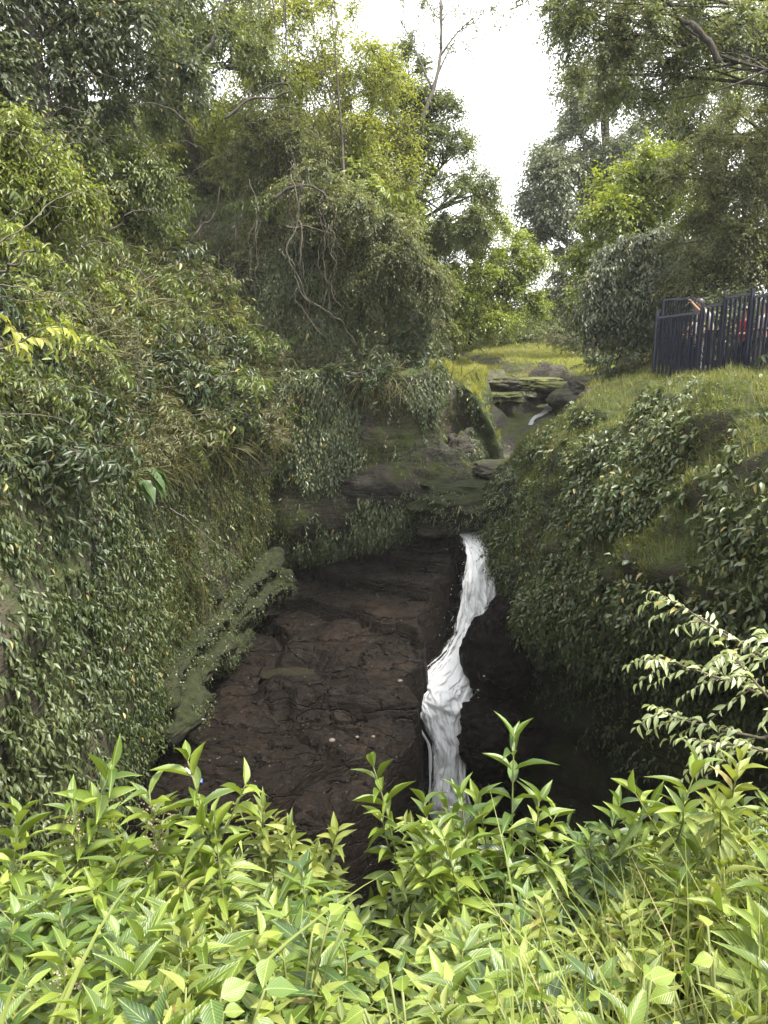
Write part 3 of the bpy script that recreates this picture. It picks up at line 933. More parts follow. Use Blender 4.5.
# small creepers on the back wall
mb = MB()
def m_back(p, n):
    return np.clip(.24 + 2.2 * pn(p, .7, 220) + .35 * sstep(.4, 1.4, p[:, 2]) - .45 * sstep(-.2, .9, p[:, 0]) * (1 - sstep(-.2, .5, p[:, 2])), 0.015, 1) * (1 - sstep(1.4, 2.2, p[:, 0]) * .6)
p, n = S_BACK.sample(60000, rng, lambda p, n: (p[:, 0] > -4.6) & (p[:, 0] < 3.8) & (p[:, 1] < 27) & (p[:, 2] > -4.6) & (p[:, 2] < 6))
k = rng.random(len(p)) < m_back(p, n)
p, n = p[k][:15000], n[k][:15000]
print('back', len(p))
sprays(mb, T_DIA, p - n * .04, n * .6 + rdir(len(p), rng) * .5 - UPV * .5,   .18 + .22 * rng.random(len(p)), 7, .155, .062, rng, droop=.7, ang=52, ldroop=.8, whorl=.6, upv=n)
o = mb.build("creeper_foliage", ML_IVY2); tag(o, "small leaved creepers and ferns scattered over the shaded back wall", "creeper", None, "stuff")
mb = MB()
p, n = S_BACK.sample(60000, rng, lambda p, n: (p[:, 0] > -4.6) & (p[:, 0] < 4.2) & (p[:, 1] < 27) & (p[:, 2] > -4.6) & (p[:, 2] < 1.3))
k = rng.random(len(p)) < np.clip(.22 - 1.6 * pn(p, .9, 224), 0.02, 1)
p, n = p[k][:13000], n[k][:13000]
sprays(mb, T_DIA, p - n * .03, n * .5 + rdir(len(p), rng) * .4 - UPV * .5, .07 + .08 * rng.random(len(p)), 5, .05, .026, rng, droop=.7, ang=50, ldroop=.7, whorl=.8, upv=n)
o = mb.build("cliff_moss", ML_MOSS); tag(o, "short green moss in patches on the back wall beneath the overhanging shelf", "moss", None, "stuff")

# tangled low growth under the shrubs of the hillside
mb = MB()
p1, n1 = S_LEFT.sample(11000, rng, lambda p, n: (p[:, 1] > 3.5) & (p[:, 1] < 23.5) & (p[:, 2] > .2) & (p[:, 0] > -13))
p2, n2 = S_BACK.sample(9000, rng, lambda p, n: (p[:, 0] > -16) & (p[:, 0] < 1.6) & (p[:, 2] > 1.2) & (p[:, 2] < 13) & (p[:, 1] < 40))
p, n = np.concatenate([p1, p2]), np.concatenate([n1, n2])
sprays(mb, T_DIA, p - n * .03, n * .7 + rdir(len(p), rng) * .6, .25 + .4 * rng.random(len(p)), 7, .155, .055, rng, droop=.7, ang=55, ldroop=.6, whorl=.5)
o = mb.build("undergrowth", ML_UND); tag(o, "tangled olive green low growth between the shrubs of the hillside", "undergrowth", None, "stuff")

# mound: creeper patches and grass
def ivy_patch(p): return (1 - .93 * sstep(-3.4, -5.0, p[:, 2])) * ( .5 + 1.7 * pn(p, .42, 230) + .25 * sstep(-.2, -2.5, p[:, 2]) - .45 * sstep(.2, .9, p[:, 2]) - .8 * np.exp(-(((p[:, 1] - 10.5) / 2.2) ** 2 + ((p[:, 2] + 1.5) / .8) ** 2)))
p, n = S_RIGHT.sample(38000, rng, lambda p, n: (p[:, 1] > 4) & (p[:, 1] < 23) & (p[:, 0] < 7.6) & (p[:, 2] > -7.5))
k = rng.random(len(p)) < np.clip(ivy_patch(p) + .35 * (1 - sstep(.35, .65, n[:, 2])) * sstep(-5.2, -3.8, p[:, 2]) - .75 * sstep(.05, .28, pn(p, .8, 238)) * sstep(-3.2, -2.4, p[:, 2]) - .5 * sstep(.6, .85, n[:, 2]), 0.03, .97)
p, n = p[k], n[k]
print('mound ivy', len(p))
mb = MB()
sprays(mb, T_LEAF, p - n * .04, n * .7 + rdir(len(p), rng) * .6 - UPV * .25, .16 + .22 * rng.random(len(p)), 6, .13, .062, rng, droop=.5, ang=58, ldroop=.6, whorl=.5, upv=n + UPV * .3)
o = mb.build("ivy", ML_IVY2); tag(o, "broad leaved creeper covering the flank of the grassy mound below the fence", "ivy", None, "stuff")
p, n = S_RIGHT.sample(170000, rng, lambda p, n: (p[:, 1] > 4) & (p[:, 1] < 24) & (p[:, 0] < 8.0) & (p[:, 2] > -4.2))
k = rng.random(len(p)) < np.clip(.95 - 1.05 * ivy_patch(p) + .75 * sstep(.2, .75, n[:, 2]), .04, 1) * np.clip(sstep(.35, .7, n[:, 2]) + .9 * sstep(.0, .22, pn(p, .8, 238)), .08, 1) * (1 - .9 * sstep(-2.4, -3.6, p[:, 2]))
p, n = p[k][:60000], n[k][:60000]
print("mound grass", len(p))
mb = MB()
tw = rdir(len(p), rng)
leaves(mb, T_BLADE, p - n * .02, n * .55 + UPV * .5 + tw * .6, tw * .8 + n * .5, .06 + .15 * rng.random(len(p)) ** 1.5, .008 + .008 * rng.random(len(p)), rng)
o = mb.build("grass", ML_GRASS); tag(o, "short yellowish grass over the crest and nose of the mound below the fence", "grass", None, "stuff")

p, n = S_RIGHT.sample(26000, rng, lambda p, n: (p[:, 1] > 4) & (p[:, 1] < 24) & (p[:, 0] < 8.0) & (p[:, 2] > -4.0))
k = rng.random(len(p)) < np.clip(.30 + 1.5 * pn(p, 1.1, 236), .03, .9)
p, n = p[k], n[k]
mb = MB()
sprays(mb, T_DIA, p - n * .02, n * .7 + UPV * .4 + rdir(len(p), rng) * .6, .08 + .14 * rng.random(len(p)), 6, .065, .028, rng, droop=.3, ang=55, ldroop=.2, whorl=.7)
o = mb.build("weeds", ML_WEED); tag(o, "small bright herbs mixed into the grass and creeper of the mound", "weeds", None, "stuff")
# small creepers on the boulders at the lip
mb = MB()
for G_, c_, rz_, nm_ in BLD:
    if nm_ not in ("bridge_boulder", "slanting_boulder", "terrace_boulder"): continue
    nn_ = norm(G_); sel = (fbm(G_ * 1.1 + c_, 3, 251) > .02) & (nn_[:, 2] > -.5)
    idx = np.where(sel)[0]; idx = rng.choice(idx, min(len(idx), 900), replace=False)
    R_ = np.array([[math.cos(rz_), -math.sin(rz_), 0], [math.sin(rz_), math.cos(rz_), 0], [0, 0, 1]])
    q_ = G_[idx] @ R_.T + c_; m_ = nn_[idx] @ R_.T
    sprays(mb, T_DIA, q_ - m_ * .03, m_ * .7 + rdir(len(q_), rng) * .5 - UPV * .2, .10 + .12 * rng.random(len(q_)), 5, .08, .036, rng, droop=.6, ang=55, ldroop=.6, whorl=.5, upv=m_)
pl_ = [s_.sample(3000, rng) for s_ in LEDGES]
p, n = np.concatenate([q_[0] for q_ in pl_]), np.concatenate([q_[1] for q_ in pl_])
if np.mean(n[:, 2] * (p[:, 2] > np.median(p[:, 2]))) < 0: n = -n
k = rng.random(len(p)) < np.clip(.55 + 1.6 * pn(p, 1.3, 271), .03, 1)
p, n = p[k], n[k]
sprays(mb, T_DIA, p, n * .6 + rdir(len(p), rng) * .4 - UPV * .3, .06 + .09 * rng.random(len(p)), 5, .055, .026, rng, droop=.6, ang=55, ldroop=.6, whorl=.5, upv=n)
o = mb.build("boulder_moss", ML_IVY2); tag(o, "small creepers and moss tufts growing on the boulders and ledges round the waterfall", "moss", None, "stuff")

# turf on the spur and the flats upstream
p, n = S_UP.sample(150000, rng, lambda p, n: (p[:, 2] > .1) & (n[:, 2] > .6) & (p[:, 1] < 61))
p2, n2 = S_BACK.sample(150000, rng, lambda p, n: (p[:, 0] > 1.35) & (p[:, 1] < 46) & (n[:, 2] > .68))
p, n = np.concatenate([p[:44000], p2[:26000]]), np.concatenate([n[:44000], n2[:26000]])
mb = MB()
tw = rdir(len(p), rng)
leaves(mb, T_BLADE, p - n * .02, UPV * .8 + n * .3 + tw * .6, np.cross(UPV, tw) * .4 + tw * .5 + UPV * .3, .12 + .18 * rng.random(len(p)), .016 + .014 * rng.random(len(p)), rng)
ML_TURF = leaf_mat("sunny_turf_blade", (.13, .15, .03), (.24, .255, .06), (.36, .355, .11), .45, .6, spec=.3, nscale=.5)  # lighter than the mound blades: sunshine on the flats put into the colour
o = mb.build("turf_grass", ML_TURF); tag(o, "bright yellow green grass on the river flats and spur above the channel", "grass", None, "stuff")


# ------------------------------------------------------------------ shrubs (one set of variants, copied with their parts)
def make_shrub(i, m, stems=14, size=1.3, leafL=.15, leafW=.046, nl=8, T=T_LEAF, droop=.5, spread=.9):
    r = np.random.default_rng(300 + i)
    root = empty("shrub")
    st, fo, tw = MB(), MB(), MB()
    O, D, Ln = [], [], []
    for s in range(stems):
        a = r.random() * 2 * PI
        d = norm(np.array([math.cos(a) * spread, math.sin(a) * spread, .5 + .7 * r.random()]))
        L = size * (.55 + .55 * r.random())
        t = np.linspace(0, 1, 7)
        pts = d * (t * L)[:, None] - UPV * (.38 * L * t ** 2)[:, None] + r.normal(size=(7, 3)) * .02 * t[:, None]
        st.tube(pts, .011 * (1 - .75 * t), 4)
        for q in range(6):
            u = .25 + .75 * (q + r.random() * .8) / 6
            b = np.array([np.interp(u, t, pts[:, c]) for c in range(3)])
            dd = norm(d * .6 + r.normal(size=3) * .6 + UPV * .15 * (1 - u))
            O.append(b); D.append(dd); Ln.append(.22 + .28 * r.random())
    sprays(fo, T, np.array(O), np.array(D), np.array(Ln), nl, leafL, leafW, r, droop=droop, ang=55, ldroop=.55, twig=tw, tr=.004)
    st.V += tw.V; st.U += tw.U; st.S += tw.S; st.L += [l + st.n for l in tw.L]
    st.build("stem", MB_TWIG, root)
    fo.build("foliage", m, root)
    return root


def orient(o, nrm, lean, r):
    z = Vector(norm(np.asarray(nrm) * lean + UPV * (1 - lean)))
    q = z.to_track_quat('Z', 'Y')
    o.rotation_mode = 'XYZ'
    o.rotation_euler = (q.to_matrix() @ Matrix.Rotation(r.random() * 2 * PI, 3, 'Z')).to_euler()


SHR = {}
for kind, m, n_, kw in [("green", ML_SHR[0], 3, {}), ("olive", ML_SHR[1], 2, dict(leafL=.11, leafW=.036, nl=10)), ("dark", ML_SHR[2], 2, dict(leafL=.165, leafW=.056)),
                        ("bright", ML_SHR[3], 2, dict(leafL=.155, leafW=.05, stems=11))]:
    SHR[kind] = [make_shrub(i + 10 * len(SHR), m, **kw) for i in range(n_)]
_used = set()


def put_shrub(kind, loc, nrm, lean, sc, label, group, r):
    v = SHR[kind][r.integers(len(SHR[kind]))]
    o = v if v.name not in _used else copy_tree(v)
    _used.add(v.name)
    o.location = tuple(loc)
    orient(o, nrm, lean, r)
    o.scale = (sc, sc, sc * (.85 + .3 * r.random()))
    return tag(o, label, "shrub", group)


r = np.random.default_rng(5)
look = {"green": "mid green arching shrub", "olive": "small leaved olive shrub", "dark": "dark green broad leaved shrub", "bright": "fresh yellow green shrub"}
p, n = S_LEFT.sample(60000, r, lambda p, n: (p[:, 1] > 4.5) & (p[:, 1] < 21.5) & (p[:, 2] > .0))
px, py = project(p)
ok = (px > -40) & (px < 300) & (py > -20) & (py < 470)
p, n, px, py = p[ok], n[ok], px[ok], py[ok]
got = []
def zone_l(x, y):
    if y < 150: return "high on the hillside under the dark trees"
    if x < 110: return "on the near hillside above the ivy wall" if y > 260 else "on the near hillside below the bare arching twigs"
    if y > 330: return "among the fern fronds just above the mossy ledges"
    if x > 200: return "at the hillside corner beside the dark recess"
    return "in the middle of the tangled hillside"
for i in range(len(p)):
    if len(got) >= 150: break
    md = .36 + .030 * p[i, 1]
    if any(np.linalg.norm(p[i] - g) < md for g in got): continue
    x, y = px[i], py[i]
    got.append(p[i])
    if y < 150: kd = r.choice(["dark", "olive", "green"], p=[.5, .3, .2])
    elif y > 330: kd = r.choice(["dark", "green", "olive"], p=[.5, .25, .25])
    elif x > 190: kd = r.choice(["olive", "bright", "green"], p=[.35, .3, .35])
    else: kd = r.choice(["green", "bright", "olive", "dark"], p=[.4, .3, .2, .1])
    z = zone_l(x, y)
    put_shrub(kd, p[i] - n[i] * .1, n[i],   .55, (.85 + .6 * r.random()) * np.clip(p[i, 1] / 13.5, .66, 1.05), f"{look[kd]} {z}", f"{kd} shrubs {z}", r)
print("left shrubs", len(got))

# shrubs on the shelf, in the recess and on the slope above
p, n = S_BACK.sample(60000, r, lambda p, n: (p[:, 0] > -12) & (p[:, 0] < 1.7) & (p[:, 2] > .6) & (p[:, 2] < 12) & (p[:, 1] < 36))
got = []
for i in range(len(p)):
    if len(got) >= 85: break
    md = 1.0 if p[i, 2] > 3 else .7
    if any(np.linalg.norm(p[i] - g) < md for g in got): continue
    got.append(p[i])
    hi = p[i, 2] > 4.2
    kd = r.choice(["olive", "green", "bright"], p=[.4, .35, .25]) if hi else r.choice(["dark", "olive"], p=[.75, .25])
    z = "on the slope above the recess" if hi else ("hanging in the dark recess" if p[i, 2] > 1.5 else "along the lip of the shelf over the back wall")
    put_shrub(kd, p[i], n[i], .6, (1.35 if hi else .8) + .5 * r.random(), f"{look[kd]} {z}", f"{kd} shrubs {z}", r)

# shrubs on the river flats and behind them
for kd, x, y, d, s in [("green", 452, 338, 40, 1.5), ("olive", 478, 342, 44, 1.6), ("bright", 438, 345, 33, 1.3), ("bright", 505, 338, 47, 1.6), ("green", 530, 340, 50, 1.9), ("olive", 556, 345, 48, 1.7),
                       ("green", 575, 352, 44, 1.5), ("dark", 600, 372, 34, 1.5), ("dark", 622, 380, 27, 1.2), ("olive", 602, 360, 40, 1.6), ("dark", 640, 385, 23, 1.0), ("bright", 470, 352, 34, .9),
                       ("green", 610, 405, 24.5, .8), ("olive", 590, 385, 30, 1.0), ("dark", 430, 372, 24, .8), ("dark", 405, 372, 22.6, .7)]:
    q = P(x, y, d)
    z = "on the far edge of the sunny flats" if d > 38 else ("beside the channel below the fence trees" if x > 560 else "at the left end of the sunny flats")
    put_shrub(kd, q, UPV, .2, s, f"{look[kd]} {z}", f"{kd} shrubs {z}", r)
# bushes behind the fence on the plateau
for kd, x, y, s in [("dark", 8.6, 19.5, 1.6), ("olive", 9.2, 17.2, 1.6), ("dark", 8.9, 15, 1.5), ("olive", 7.4, 20.5, 1.3), ("dark", 9.5, 13.2, 1.6), ("dark", 7.9, 22.5, 1.5), ("olive", 10.4, 20.5, 1.8), ("dark", 10.5, 15.8, 1.9)]:
    z = "behind the blue fence under the trees"
    put_shrub(kd, (x, y, .85), UPV, .1, s, f"{look[kd]} {z}", f"{kd} shrubs {z}", r)


# ------------------------------------------------------------------ trees
_gv = np.concatenate([S_LEFT.P.reshape(-1, 3), S_BACK.P.reshape(-1, 3)])
_gx, _gy = project(_gv)


def ground_at(px, py, near=12):
    d = np.hypot(_gx - px, _gy - py)
    k = np.where((d < near) & (_gv[:, 1] > 4))[0]
    if len(k) == 0: k = np.array([int(np.argmin(d))])
    return _gv[k[np.argmin(_gv[k, 1])]]


TREE_DENS = 2.7


def tree(name, label, base, crowns, m, bark, leafL, leafW, seed, trunk_r=.2, ntw=16, nl=7, T=T_DIA, cr=1.0, droop=.25, ldroop=.3, trunk_top=None, cat="tree", group=None, vis=1.0, tdir=.35, ang=55):
    """crowns: (centre, rx, rz, clumps)"""
    r = np.random.default_rng(seed)
    lL0, lW0 = leafL, leafW
    base = np.asarray(base, float)
    root = empty(name, base)
    tag(root, label, cat, group)
    tk, fo, tw = MB(), MB(), MB()
    cs = [np.asarray(c[0]) - base for c in crowns]
    top = np.asarray(trunk_top) - base if trunk_top is not None else cs[int(np.argmax([c[2] for c in cs]))]
    t = np.linspace(0, 1, 12)
    bow = r.normal(size=3) * .06 * np.linalg.norm(top)
    tp = top * t[:, None] + bow * np.sin(t * PI)[:, None] + fbm(np.stack([t * 3, t * 0 + seed, t * 0], -1), 2, seed)[:, None] * .15 * np.array([1, .6, 0])
    tp[0] = [0, 0, -.4]
    trr = trunk_r * (1 - .72 * t)
    tk.tube(tp, trr, 8)
    allc = np.mean(cs, axis=0)
    for (c, (_, rx, rz, ncl)) in zip(cs, crowns):
        # limb from the trunk to this part of the crown
        k = np.clip((c @ top) / (top @ top) - .28, .12, .9)
        b = np.array([np.interp(k, t, tp[:, q]) for q in range(3)])
        mid = (b + c) / 2 + np.array([0, 0, .12 * np.linalg.norm(c - b)]) + r.normal(size=3) * .08 * np.linalg.norm(c - b)
        u = np.linspace(0, 1, 9)[:, None]
        lp = b * (1 - u) ** 2 + 2 * mid * u * (1 - u) + c * u ** 2
        tk.tube(lp, trunk_r * (.5 - .38 * u[:, 0]) * (1 - .4 * k), 6)
        dv = rdir(ncl, r) * (r.random(ncl) ** .42)[:, None]
        cc = c + dv * np.array([rx, rx, rz])
        for q in cc:
            s = r.integers(3, 9)
            b2 = lp[s]
            m2 = (b2 + q) / 2 + r.normal(size=3) * .12 * np.linalg.norm(q - b2) + np.array([0, 0, .05])
            u2 = np.linspace(0, 1, 6)[:, None]
            bp = b2 * (1 - u2) ** 2 + 2 * m2 * u2 * (1 - u2) + q * u2 ** 2
            tk.tube(bp, trunk_r * (.17 - .13 * u2[:, 0]), 4, False)
            nt_ = max(3, int(ntw * TREE_DENS * (.5 + r.random() * .9)))
            out = norm(q - c + (q - allc) * .4 + 1e-3)
            D = norm(rdir(nt_, r) + out * .45 + UPV * tdir * .3)
            O = q + rdir(nt_, r) * .22 * cr * r.random((nt_, 1))
            leafL, leafW = lL0 * (.95 + .3 * r.random()), lW0 * 1.15
            sprays(fo, T, O, D, cr * (.45 + .65 * r.random(nt_)), nl, leafL, leafW, r, droop=droop, ang=ang, ldroop=ldroop, twig=tw, tr=.006 * cr)
    tk.V += tw.V; tk.U += tw.U; tk.S += tw.S; tk.L += [l + tk.n for l in tw.L]
    tk.build("trunk", bark, root)
    fo.build("crown", m, root)
    return root


def CR(*rows):
    return [(P(x, y, d), rx, rz, n_) for x, y, d, rx, rz, n_ in rows]


tree("forest_tree", "dark dense evergreen tree looming at the top of the near hillside", ground_at(60, 190), CR((10, 20, 16, 1.9, 1.7, 26), (110, 30, 18, 1.9, 1.7, 26), (-60, 60, 14, 1.8, 2, 14), (60, -60, 17, 2.2, 1.4, 16), (30, 90, 15.5, 1.2, 1.0, 8)), ML_DARK, MB_BARK, .15, .06, 400, .28, 20, 8, cr=.9, ldroop=.5)
tree("forest_tree", "dull green tree with hanging dry twigs behind the dark evergreen", ground_at(200, 175), CR((190, 20, 22, 1.7, 1.6, 24), (230, 70, 23, 1.4, 1.2, 16), (160, 80, 21, 1.4, 1.0, 14), (150, -30, 22, 2.2, 1.6, 12)), ML_MID, MB_BARK2, .15, .055, 401, .22, 18, 8, cr=.9, ldroop=.5)
tree("slender_tree", "glowing yellow green tree with thin dark upright stems behind the hillside", ground_at(345, 175, 30), CR((300, 45, 27, 2.3, 2.2, 34), (355, 80, 28, 2.0, 2.0, 30), (275, 100, 26, 1.5, 1.5, 20), (335, 140, 27, 2.0, 1.1, 24), (390, 125, 29, 1.2, 1.3, 12), (330, -30, 28, 2.4, 1.6, 14), (262, 30, 26, 1.4, 1.5, 16), (375, 175, 27, 1.5, .8, 14)), ML_YEL, MB_BARK, .15, .06, 402, .055, 12, 7, cr=1.0)
tree("arching_tree", "grey green tree with long arching limbs leaning over the sky gap", P(395, 270, 31), CR((405, 120, 31, 1.7, 1.1, 18), (450, 155, 31, 1.5, 1.0, 20), (482, 185, 31.5, .9, .7, 12), (425, 200, 31, 1.6, 1.0, 16), (400, 80, 31, 1.5, 1.2, 18), (432, 112, 31, 1.0, .8, 14), (465, 225, 31, 1.2, .7, 14)), ML_MID, MB_BARK, .14, .06, 403, .22, 16, 7, cr=.85)
tree("canopy_tree", "bright layered tree spreading over the end of the sunny flats", P(470, 335, 33), CR((430, 245, 33, 1.7, 1.0, 22), (485, 240, 33, 1.7, 1.0, 24), (525, 262, 33, .8, .5, 9), (455, 285, 32, 1.8, .8, 24), (505, 285, 33, 1.0, .6, 14), (445, 318, 31.5, 1.5, .5, 16), (492, 318, 32.5, 1.3, .4, 14), (535, 300, 33, .6, .4, 6)), ML_BRT, MB_BARK, .16, .065, 404, .10, 18, 8, cr=.8, tdir=.1)
tree("weeping_bush", "domed olive bush with fine drooping twigs overhanging the dark recess", P(335, 250, 24), CR((345, 215, 22.6, 1.3, .8, 26), (385, 245, 22.4, 1.3, .9, 30), (410, 285, 22.6, 1.0, .9, 22), (320, 195, 23, 1.1, .7, 16), (370, 290, 22.6, 1.0, .7, 12)), ML_OLIVE, MB_BARK, .12, .044, 405, .10, 15, 9, cr=.7, droop=.5, ldroop=.45, cat="bush")
tree("sparse_tree", "almost bare tree with a few leaf tufts against the white sky", P(385, 190, 30), CR((400, 20, 30, .9, 1.0, 6), (462, 32, 30, 1.0, .8, 7), (490, 12, 30, .6, .6, 5), (440, -10, 30, 1.4, .6, 7)), ML_MID, MB_BARK2, .12, .045, 406, .11, 5, 6, cr=.75)
tree("tall_tree", "tall dark tree standing alone against the sky behind the flats", P(590, 352, 43), CR((604, 85, 44, 2.2, 2.0, 22), (572, 120, 43, 1.6, 1.8, 18), (556, 190, 42, 1.9, 2.2, 26), (545, 215, 42, 1.2, 1.3, 12), (592, 180, 43, 2.2, 2.4, 26), (600, 250, 43, 2.4, 2.2, 26), (570, 285, 43, 2.0, 1.8, 20), (620, 150, 43, 1.6, 2.0, 14)), ML_GREY, MB_BARK, .24, .11, 407, .45, 17, 7, cr=1.25, ldroop=.5)
tree("feathery_tree", "high spreading tree with feathery light sprays over the top of the fence side", P(930, 360, 18), CR((610, 30, 18, 1.3, .8, 20), (665, 60, 18.5, 1.3, .9, 20), (720, 30, 18.5, 1.5, .9, 22), (565, 5, 17.5, 1.1, .35, 10), (640, -10, 18, 2.0, .6, 16), (770, 60, 19, 1.4, 1.2, 16), (600, 75, 19.5, .9, .7, 8)), ML_FEA, MB_BARK, .12, .042, 408, .16, 12, 9, cr=.75, ldroop=.25, trunk_top=P(830, 0, 18.5))
tree("leafy_tree", "bright yellow green young tree in front of the tall dark tree", P(640, 360, 26), CR((645, 170, 26, 1.5, .8, 20), (620, 215, 25.5, 1.1, .7, 16), (605, 255, 25.5, 1.0, .8, 16), (660, 215, 26, 1.2, .8, 14), (595, 290, 25, .7, .6, 8), (680, 180, 26, 1.0, .7, 10)), ML_BRT, MB_BARK, .17, .075, 409, .17, 14, 7, cr=.8, tdir=.1)
tree("drooping_tree", "grey leaved tree with tiers of drooping shiny leaves beside the fence", P(665, 375, 23), CR((640, 262, 23, 1.2, .6, 22), (610, 285, 22.8, .8, .5, 14), (675, 250, 23, 1.0, .7, 16), (640, 310, 23, 1.2, .5, 16), (665, 330, 23.5, 1.2, .6, 14), (600, 315, 23, .7, .5, 9)), ML_GREY, MB_BARK, .16, .06, 410, .17, 15, 8, cr=.7, ldroop=.75, droop=.5)
tree("leafy_tree", "large dull olive tree filling the space above the fence", P(790, 350, 21), CR((745, 180, 20.5, 1.8, 1.4, 34), (715, 235, 20.5, 1.3, 1.0, 22), (700, 285, 20.5, 1.2, .7, 16), (765, 270, 20, 1.4, 1.0, 20), (800, 200, 20, 1.6, 2, 14), (770, 120, 20.5, 1.4, 1.1, 18)), ML_OLIVE, MB_BARK, .11, .042, 411, .28, 18, 8, cr=.8, ldroop=.4)
tree("leafy_tree", "mid green tree between the feathery tree and the olive tree with sky gaps", P(720, 350, 27), CR((700, 110, 27, 1.6, 1.4, 20), (735, 85, 27, 1.5, 1.2, 16), (665, 130, 27, 1.2, 1.0, 10), (690, 180, 27, 1.4, 1.2, 14), (760, 20, 27, 2.0, 1.4, 14)), ML_MID, MB_BARK, .15, .06, 412, .2, 13, 7, cr=.95)
tree("leafy_tree", "deep shaded tree standing right behind the people at the fence", P(730, 372, 20), CR((700, 300, 21.5, 1.2, .7, 18), (745, 315, 18.5, 1.1, .6, 14), (770, 330, 17.5, 1.0, .7, 12), (680, 350, 22, 1.0, .6, 10)), ML_DARK, MB_BARK, .14, .055, 413, .16, 16, 8, cr=.75, ldroop=.5)
for k, (x, y, lab, rows, mm, kw) in enumerate([
    (235, 165, "leafy pale green tree filling the saddle between the dark evergreen and the glowing tree", [(-25, -40, 1.3, .8, 16), (15, -35, 1.2, .7, 14), (-50, -15, 1.1, .8, 12), (30, -10, 1.0, .6, 10)], ML_YEL, dict(leafL=.15, leafW=.06)),
    (165, 160, "bushy bright tree with long pointed leaves under the dull hanging tree", [(-15, -25, 1.2, .8, 18), (25, -20, 1.1, .8, 16), (0, -50, 1.3, .8, 14)], ML_SHR[3], dict(leafL=.14, leafW=.045, ldroop=.7)),
    (95, 205, "bushy fresh green tree with long pointed leaves beneath the dark evergreen", [(-30, -35, .9, .6, 16), (20, -40, .9, .6, 16), (55, -25, .8, .5, 12), (-60, -20, .8, .6, 10)], ML_SHR[0], dict(leafL=.13, leafW=.042, ldroop=.7, cr=.7)),
    (20, 215, "bushy fresh green tree with pointed leaves at the outer edge of the hillside", [(-20, -40, .8, .6, 14), (15, -60, .8, .6, 14), (25, -20, .7, .5, 12)], ML_SHR[3], dict(leafL=.12, leafW=.042, ldroop=.7, cr=.65)),
    (285, 185, "olive tree rising from the hillside corner beside the domed bush", [(-15, -45, 1.1, .8, 16), (15, -35, 1.0, .7, 14), (-40, -20, 1.0, .7, 12)], ML_OLIVE, dict(leafL=.12, leafW=.045))]):
    b = ground_at(x, y, 16)
    dep = b[1] - .4
    tree("hillside_tree", lab, b, [(P(x + dx, y + dy, dep + .3 * (j % 3) - .3), rx, rz, n_) for j, (dx, dy, rx, rz, n_) in enumerate(rows)], mm, MB_BARK, seed=480 + k, trunk_r=.10, ntw=11, nl=8, **{**dict(cr=.8, droop=.4), **kw})
for k, (x, y, d, h, w_, lab, mm) in enumerate([(538, 352, 62, 3.4, 2.0, "pale hazy tree at the far end of the valley, next to the tall dark tree", ML_FAR), (560, 352, 70, 5.5, 2.4, "tall pale slim tree far up the valley", ML_GREY), (516, 350, 58, 2.8, 1.8, "low round pale tree at the far end of the sunny flats", ML_FAR),
                                            (585, 352, 58, 3.8, 2.2, "broad pale tree under the tall dark tree", ML_FAR), (488, 350, 56, 3.2, 2.2, "low bright tree behind the canopy tree", ML_BRT), (610, 358, 52, 4.4, 2.4, "mid green tree behind the grey drooping tree", ML_MID),
                                            (455, 348, 54, 4.4, 2.4, "mid green tree deep behind the layered canopy tree", ML_MID), (640, 358, 48, 6.5, 2.6, "dark round tree deep behind the bright young tree", ML_DARK), (680, 360, 46, 8, 2.8, "tall dull tree deep behind the grey leaved tree", ML_MID), (730, 360, 44, 9.5, 3.2, "tall dull tree deep in the wood behind the olive tree", ML_DARK),
                                            (400, 340, 50, 7.5, 3.0, "dull green tree deep behind the arching tree", ML_MID), (350, 300, 46, 9, 3.0, "yellowish tree deep behind the glowing tree", ML_YEL)]):
    b = P(x, y, d)
    tree("valley_tree", lab, b, [(b + np.array([0, 0, h * .55]), w_ * .85, h * .33, 26), (b + np.array([w_ * .25, 0, h * .85]), w_ * .6, h * .22, 14), (b + np.array([-w_ * .35, 0, h * .4]), w_ * .6, h * .25, 12)], mm, MB_BARK, .26, .12, 430 + k, .2, 11, 7, cr=1.15)
